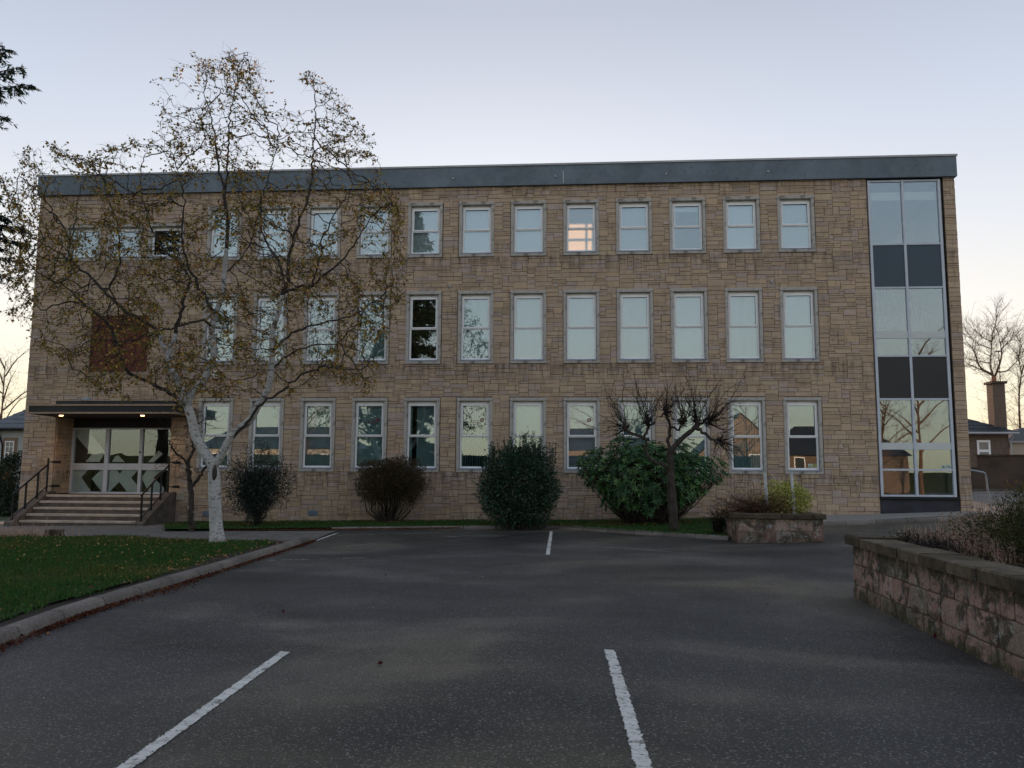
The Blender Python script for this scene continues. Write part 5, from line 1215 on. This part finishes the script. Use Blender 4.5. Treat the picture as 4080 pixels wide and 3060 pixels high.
# ================================================================= CONIFER AT THE LEFT EDGE
def conifer(name, label, base, h, z0, rmax, n_br, seed, extra=None, spray=1.0, big=1.0, pal=None, cut=None):
    r = np.random.default_rng(seed); t = thing(name, label, 'conifer tree', base); b = np.array(base)
    m = MB(); m.tube([b + np.array([0, 0, -.1]), b + np.array([.1, 0, h * .5]), b + np.array([0, 0, h])], [.28, .18, .03], 10); m.build('trunk', 'bark_dark', t, smooth=True)
    br = MB(); LP, LN, SZ = [], [], []
    def branch(p0, tip, drop):
        L = np.linalg.norm(tip - p0); n = max(4, int(L / .3)); P = [p0 + (tip - p0) * k / n + np.array([0, 0, drop * math.sin(PI * k / n)]) for k in range(n + 1)]; br.tube(P, np.linspace(.035, .008, n + 1), 4, cap=False)
        for k in range(1, n + 1):
            for q in range(int(5 * spray)):
                a = P[k] + (P[k - 1] - P[k]) * r.random(); d = (tip - p0) / L + r.normal(0, .8, 3); d[2] = -abs(d[2]) * .5 - .15; d /= np.linalg.norm(d); l = r.uniform(.25, .7) * min(1, .4 + (n + 1 - k) * .25)
                e = a + d * l; br.tube([a, (a + e) / 2 + np.array([0, 0, .03]), e], [.006, .004, .003], 3, cap=False)
                for s in range(int(16 * spray)):
                    u = r.random(); LP.append(a + (e - a) * u); LN.append(d * .8 + r.normal(0, .5, 3) + np.array([0, 0, -.3])); SZ.append(r.uniform(.08, .17) * big)
    for i in range(n_br):
        z = z0 + (h - z0) * (i + r.random()) / n_br; f = (z - z0) / (h - z0); R = rmax * (1 - f) ** .7 * r.uniform(.6, 1.1) * min(1, .5 + f * 6); a = r.uniform(0, 2 * PI)
        tip = b + np.array([math.cos(a) * R, math.sin(a) * R, z - b[2] - R * .15])
        if cut and cut(tip): continue
        branch(b + np.array([0, 0, z - b[2]]), tip, R * .12)
    for p, q in (extra or []): branch(np.array(p), np.array(q), .15)
    br.build('branches', 'twig_dark', t)
    V, F = leaves_mesh(np.array(LP), np.array(LN), np.array(SZ), .28, .05); pal = pal or [(.012, .03, .018), (.02, .045, .022), (.008, .02, .013)]
    fast_mesh('foliage', V, F, 'tone_leaf', t, tone=np.repeat(pick(pal, len(LP)) * r.uniform(.7, 1.4, (len(LP), 1)), 4, 0), kind='stuff')
ex = [((-17.5, -6, 11.4), (-14.75, -6.0, 12.35)), ((-17.5, -6, 11.8), (-15.0, -6.2, 12.75)), ((-17.5, -6, 11.2), (-14.6, -5.8, 11.95)), ((-17.5, -6, 12.2), (-15.5, -6.0, 13.0)), ((-17.5, -6, 8.0), (-14.3, -6.0, 7.9)), ((-17.5, -6, 7.8), (-14.15, -6.1, 7.45)),
      ((-17.5, -6, 7.4), (-14.4, -5.8, 7.0)), ((-17.5, -6, 8.6), (-14.9, -6.2, 8.7)), ((-17.5, -6, 7.0), (-14.7, -6.2, 6.6)), ((-17.5, -6, 10.7), (-15.2, -6.0, 11.0)), ((-17.5, -6, 8.2), (-14.6, -6.3, 8.1)), ((-17.5, -6, 9.0), (-15.1, -6.1, 9.2))]
conifer('conifer_tree', 'dark drooping conifer whose branch tips reach in at the left edge of the frame', (-17.5, -6, -.05), 15, 6.5, 2.6, 40, 71, ex, 1.3, cut=lambda p: p[0] > -15.6)

# ================================================================= BACKGROUND HOUSES, WALL, TREES
def hip_roof(m, x0, x1, y0, y1, z0, h, inset):
    ym = (y0 + y1) / 2; v = [(x0, y0, z0), (x1, y0, z0), (x1, y1, z0), (x0, y1, z0), (x0 + inset, ym, z0 + h), (x1 - inset, ym, z0 + h)]
    m.add(v, [(0, 1, 5, 4), (1, 2, 5), (2, 3, 4, 5), (3, 0, 4), (3, 2, 1, 0)])
def sash_window(par, x0, x1, z0, z1, y, surround=True):
    m = MB()
    if surround: m.box(x0 - .13, x1 + .13, y - .03, y, z0 - .13, z1 + .16); s = m.build('window', 'house_stone', par)
    else: m.box(x0 - .02, x1 + .02, y - .02, y, z0 - .02, z1 + .02); s = m.build('window', 'white_frame', par)
    m = MB(); m.box(x0, x1, y - .045, y - .031, z0, z1); m.build('pane', 'pane_pale', s)
    m = MB(); yy0, yy1 = y - .07, y - .046; t = .05; zm = (z0 + z1) / 2
    for a, b, c, d in ((x0, x0 + t, z0, z1), (x1 - t, x1, z0, z1), (x0 + t, x1 - t, z0, z0 + t), (x0 + t, x1 - t, z1 - t, z1), (x0 + t, x1 - t, zm - .03, zm + .03)): m.box(a, b, yy0, yy1, c, d)
    xm = (x0 + x1) / 2; m.box(xm - .015, xm + .015, yy0 + .004, yy1, z0 + t, zm - .03); m.box(xm - .015, xm + .015, yy0 + .004, yy1, zm + .03, z1 - t)
    for zz in ((z0 + zm) / 2, (zm + z1) / 2): m.box(x0 + t, xm - .016, yy0 + .004, yy1, zz - .012, zz + .012); m.box(xm + .016, x1 - t, yy0 + .004, yy1, zz - .012, zz + .012)
    m.build('frame', 'white_frame', s)
def courses(par, x0, x1, y0, y1, z0, h, inset, n, mat):
    """slate courses on the front slope of a hip roof"""
    ym = (y0 + y1) / 2
    m = MB()
    for k in range(n):
        a, b = k / n, (k + 1) / n; ya, yb = y0 + (ym - y0) * a, y0 + (ym - y0) * b; za, zb = z0 + h * a, z0 + h * b; xa0, xb0 = x0 + inset * a, x0 + inset * b; xa1, xb1 = x1 - inset * a, x1 - inset * b
        m.add([(xa0, ya - .02, za + .05), (xa1, ya - .02, za + .05), (xb1, yb, zb + .03), (xb0, yb, zb + .03), (xa0, ya - .02, za + .01), (xa1, ya - .02, za + .01)], [(0, 1, 2, 3), (4, 5, 1, 0)])
    m.build('slates', mat, par, kind='stuff')
def left_house():
    t = thing('white_house', 'white rendered house with slate roof and paned sash windows left of the office', 'house', (-34, 15, 0))
    m = MB(); m.box(-42, -20.5, 12, 19, -.3, 3.68); m.build('wall', 'render_white', t)
    m = MB(); hip_roof(m, -28.55, -12.5, 11.7, 19.3, 3.70, 3.2, 4.5); r = m.build('roof', 'slate_pale', t); courses(r, -28.55, -12.5, 11.7, 19.3, 3.70, 3.2, 4.5, 14, 'slate_pale')
    m = MB(); m.box(-42, -29, 12.3, 18.7, 3.68, 3.75); m.build('parapet', 'render_white', t)
    m = MB(); m.tube([(-28.6, 11.62, 3.66), (-20, 11.62, 3.66)], .06, 6); m.tube([(-27.85, 11.9, 3.6), (-27.6, 11.95, 2.9), (-27.6, 11.95, 0)], .04, 6); m.build('gutter', 'black_metal', t)
    sash_window(t, -27.46, -27.0, 1.98, 3.1, 12); sash_window(t, -27.46, -27.0, .5, 1.25, 12)
left_house()
shrub('cypress_bush', 'tall dark green evergreen bush beside the left end wall of the office', 'bush', (-22.0, 5, 1.0), (.62, .6, 1.35), 5000, .12, [(.012, .04, .014), (.02, .055, .018), (.008, .025, .01)], asp=.4, lump=.1, dens=(.7, 1.02), stems=4, base=(-22, 5, -.1), seed=20)
shrub('cypress_bush', 'low dark evergreen hedge bush at the left frame edge before the white house', 'bush', (-23.6, 6, .45), (1.1, .8, .75), 5000, .12, [(.012, .035, .014), (.018, .045, .018), (.008, .022, .01)], asp=.4, lump=.12, dens=(.7, 1.02), stems=4, base=(-23.6, 6, -.1), seed=21)
shrub('autumn_shrub', 'orange leaved weeping shrub in front of the white house wall', 'shrub', (-25.9, 9.5, 1.15), (.75, .7, .8), 5000, .08, [(.26, .12, .03), (.18, .08, .025), (.3, .17, .05)], asp=.5, lump=.15, dens=(.5, 1.02), stems=8, base=(-25.9, 9.5, -.1), seed=22, mat='tone_leaf', droop=.8)
def right_house():
    t = thing('hipped_house', 'low brown harled house with dark hipped roof and tall square chimney right of the office', 'house', (19, 25, 1))
    m = MB(); m.box(12.5, 24.35, 22.3, 29, 0, 4.1); m.build('wall', 'render_brown', t)
    m = MB(); hip_roof(m, 12, 24.75, 21.9, 29.4, 4.12, 2.0, 4.6); r = m.build('roof', 'slate', t); courses(r, 12, 24.75, 21.9, 29.4, 4.12, 2.0, 4.6, 9, 'slate')
    m = MB(); m.tube([(12, 21.84, 4.1), (24.7, 21.84, 4.1)], .07, 6); m.tube([(24.5, 21.95, 4.1), (24.4, 22.2, 3.6), (24.4, 22.2, 1)], .05, 6); m.build('gutter', 'coping_light', t)
    m = MB(); m.box(23.75, 24.42, 22.5, 23.2, 4.2, 6.95); c = m.build('chimney', 'render_brown', t)
    m = MB(); m.box(23.66, 24.52, 22.4, 23.3, 6.95, 7.08); m.build('cap', 'render_dark', c)
    m = MB(); m.tube([(24.02, 22.85, 7.08), (24.02, 22.85, 7.4)], [.14, .12], 10); m.build('chimney_pot', 'terracotta', c)
    m = MB(); m.tube([(24.35, 22.8, 6.0), (24.35, 22.8, 8.9)], .02, 5)
    for k in range(5): m.tube([(24.15, 22.6 + k * .1, 8.85), (24.55, 22.6 + k * .1, 8.85)], .008, 3)
    m.tube([(24.35, 22.5, 8.85), (24.35, 23.1, 8.85)], .012, 4); m.build('aerial', 'twig_dark', c)
    m = MB(); m.box(22.6, 23.32, 22.24, 22.3, 2.1, 3.72); w = m.build('window', 'white_frame', t)
    m = MB(); m.box(22.72, 23.2, 22.22, 22.238, 3.2, 3.6); m.box(22.72, 23.2, 22.22, 22.238, 2.2, 3.05); m.build('pane', 'pane_pale', w)
    t = thing('cream_outbuilding', 'small cream outbuilding with dark flat roof just inside the right frame edge', 'house', (29, 26, 1))
    m = MB(); m.box(25.3, 33, 24, 30, 0, 3.65); m.build('wall', 'house_pale', t); m = MB(); m.box(25.1, 33.2, 23.8, 30.2, 3.65, 3.8); m.build('fascia', 'coping_light', t); m = MB(); hip_roof(m, 25.0, 33.3, 23.7, 30.3, 3.802, .9, 2.5); m.build('roof', 'slate', t)
    t = thing('boundary_wall', 'dark harled boundary wall, stepped up in height, behind the tubular rail', 'wall', (20, 7, 1))
    m = MB(); m.box(13.2, 15.5, 7, 7.25, .5, 1.93); m.box(15.5, 34, 7.002, 7.25, .5, 2.42); m.build('wall_body', 'render_dark', t)
    m = MB(); m.box(13.2, 15.498, 6.96, 7.29, 1.93, 1.99); m.box(15.47, 34, 6.96, 7.29, 2.42, 2.48); m.build('coping', 'coping_stone', t)
    m = MB(); m.box(13.2, 34, 6.9, 6.999, .5, 1.18); m.build('plinth', 'concrete', t)
    t = thing('tubular_rail', 'bent galvanised tube handrail at the right corner of the office', 'handrail', (12.6, 1, .6)); m = MB()
    m.tube([(12.25, 1, .5), (12.25, 1, 1.84)], .028, 8); m.build('post', 'galvanised', t)
    m = MB(); P = [(12.2, 1, 1.85), (12.5, 1, 1.80), (12.68, 1, 1.76)]; P += [(12.68 + .13 * math.sin(a), 1, 1.63 + .13 * math.cos(a)) for a in np.linspace(.2, 1.4, 6)]; P += [(12.83, 1, 1.3), (12.88, 1, .9), (12.92, 1, .5)]; m.tube(P, .028, 8); m.build('rail', 'galvanised', t)
right_house()

def bare_tree(name, label, limbs, twig_n, seed, thick=.05, spread=None, mat='bark_bg', base=None, fine=.75):
    r = np.random.default_rng(seed); pos, par, rad = limb_samples(limbs, .25); pos, par, rad = map(np.array, (pos, par, rad))
    t = thing(name, label, 'bare tree', base or tuple(pos[0])); a = MB(); b = MB()
    for c in chains(par, rad): a.tube(pos[c], rad[c] * fine, 6, cap=False)
    def grow(p, d, L, r0, dep):
        n = max(3, int(L / .3)); P = [p]
        for k in range(n): d = d + r.normal(0, .16, 3) + np.array([0, 0, .05]); d /= np.linalg.norm(d); P.append(P[-1] + d * L / n)
        b.tube(P, np.linspace(r0, r0 * .35, n + 1), 3, cap=False)
        if dep:
            for q in range(3 if dep > 1 else 3): k = r.integers(1, n + 1); e = d + r.normal(0, .6, 3); e /= np.linalg.norm(e); grow(P[k], e, L * r.uniform(.35, .65), r0 * .55, dep - 1)
    top = np.nonzero(rad < thick)[0]
    for i in r.choice(top, twig_n): 
        d = (pos[i] - pos[par[i]]) if par[i] >= 0 else np.array([0, 0, 1.]); d = d / (np.linalg.norm(d) + 1e-6) + r.normal(0, .6, 3); d[2] += .15; d /= np.linalg.norm(d); grow(pos[i], d, r.uniform(.6, 1.8), .013, 2)
    a.build('trunk', mat, t); b.build('twigs', mat, t)
bare_tree('bare_tree', 'tall bare winter tree rising behind the chimney of the hipped house', [([(BGTREE[0][0][0][0], BGTREE[0][0][0][1], .3)] + BGTREE[0][0], .2, .02)] + BGTREE[1:9] + BGTREE[11:], 360, 81, thick=.15)
bare_tree('bare_tree', 'bare winter tree cut by the right frame edge beyond the hipped house', [([(BGTREE[9][0][0][0], BGTREE[9][0][0][1], .3)] + BGTREE[9][0], .2, .02), BGTREE[10]], 150, 82, thick=.15)
def auto_tree(name, label, base, h, seed, mat='bark_bg', lean=0):
    r = np.random.default_rng(seed); b = np.array(base, float); L = [([tuple(b), tuple(b + [lean * .3, 0, h * .3]), tuple(b + [lean, 0, h * .85])], h * .018, .03)]
    for k in range(11): z = h * (.25 + .6 * k / 11); a = r.uniform(0, 2 * PI); R = h * .38 * r.uniform(.7, 1.1) * (1 - .4 * k / 11); L.append(([tuple(b + [lean * z / h, 0, z]), tuple(b + [lean * z / h + math.cos(a) * R * .5, math.sin(a) * R * .5, z + R * .5]), tuple(b + [lean * z / h + math.cos(a) * R, math.sin(a) * R, z + R * .7])], h * .008, .02))
    bare_tree(name, label, L, 130, seed, .12, mat=mat)
auto_tree('bare_tree', 'bare winter tree low behind the left house, twigs against the pale sky', (-44, 34, 0), 12, 91)

# ---- the street behind the viewer, seen mirrored in the window panes
def street():
    def house(label, x0, x1, y, h, rh, wall, roof, gable=None, chim=(), wins=()):
        t = thing('street_house', label, 'house', ((x0 + x1) / 2, y - 4, 0)); m = MB(); m.box(x0, x1, y - 8, y, -.3, h); m.build('wall', wall, t)
        m = MB()
        if gable: xm = (x0 + x1) / 2; m.add([(x0, y, h), (x1, y, h), (xm, y, h + rh), (x0, y - 8, h), (x1, y - 8, h), (xm, y - 8, h + rh)], [(0, 1, 2), (3, 5, 4)]); m.build('gable', wall, t); m = MB(); m.add([(x0 - .3, y + .2, h - .1), (xm, y + .2, h + rh + .1), (xm, y - 8.2, h + rh + .1), (x0 - .3, y - 8.2, h - .1), (x1 + .3, y + .2, h - .1), (x1 + .3, y - 8.2, h - .1)], [(0, 1, 2, 3), (1, 4, 5, 2)])
        else: hip_roof(m, x0 - .4, x1 + .4, y - 8.4, y + .4, h, rh, min(3.5, (x1 - x0) / 3))
        m.build('roof', roof, t)
        for cx, cz in chim:
            m = MB(); m.box(cx - .5, cx + .5, y - 4.6, y - 3.8, h, cz); c = m.build('chimney', 'house_stone', t); m = MB()
            for q in (-.3, 0, .3): m.tube([(cx + q, y - 4.2, cz), (cx + q, y - 4.2, cz + .5)], .11, 8)
            m.build('chimney_pot', 'terracotta', c)
        for a, c in wins: m = MB(); m.box(a, a + 1.1, y + .002, y + .05, c, c + 1.5); w = m.build('window', 'white_frame', t); m = MB(); m.box(a + .1, a + 1.0, y + .051, y + .06, c + .1, c + 1.4); m.build('pane', 'pane_dark', w)
    house('pale slate roofed house across the street, mirrored in the left ground floor windows', -42, -24, -62, 4.4, 2.6, 'house_pale', 'slate', wins=[(-40, 2.4), (-36, 2.4), (-32, 2.4), (-28, 2.4)])
    house('slate roofed stone house across the street, mirrored in the right ground floor windows', 12.5, 21, -58, 3.8, 4.2, 'house_stone', 'slate', gable=True, wins=[(14.5, 2.4), (17.5, 2.4)])
    house('stone house with paired chimneys across the street, mirrored near the stair window', 22, 36, -66, 4.0, 3.4, 'render_brown', 'slate', chim=[(24, 9.3), (33, 9.0)], wins=[(24, 2.3), (28, 2.3), (32, 2.3)])
    house('brown low house across the street, mirrored in the middle ground floor windows', -4, 9, -64, 4.4, 2.6, 'house_stone', 'slate', chim=[(-1, 8.0)], wins=[(-2, 1.8), (2, 1.8), (6, 1.8)])
    conifer('street_conifer', 'big dark conifer behind the viewer, mirrored in the middle windows', (-11.8, -32, 0), 21, 1.5, 4.8, 190, 72, None, .8, 2.4)
    auto_tree('street_tree', 'spreading bare tree across the street, mirrored in the stair window', (30, -48, 0), 15, 93)
    auto_tree('street_tree', 'bare tree across the street, mirrored in the centre ground floor windows', (3, -52, 0), 11, 94)
    auto_tree('street_tree', 'bare tree before the slate roofed stone house across the street', (15, -47, 0), 9, 96)
    auto_tree('street_tree', 'bare tree before the pale house across the street', (-26, -52, 0), 10, 97)
    auto_tree('street_tree', 'leaning bare tree in front of the chimneyed house across the street', (25, -45, 0), 11, 98, lean=1.5)
    auto_tree('street_tree', 'slim bare tree behind the viewer at the far right of the street', (33, -40, 0), 12, 101)
    auto_tree('street_tree', 'bare tree standing left of the stone house across the street', (40, -52, 0), 13, 95)
    m = MB(); m.box(-48, 13, -37, -36, -.3, 3.1); m.build('street_hedge', 'hedge_green', None, label='clipped hedge on the near side of the street, mirrored low in the ground floor windows', category='hedge')
    m = MB(); m.box(-60, 60, -70.2, -70, -.3, 2.2); m.build('street_hedge', 'hedge_green', None, label='long clipped hedge closing the street behind the viewer', category='hedge')
street()
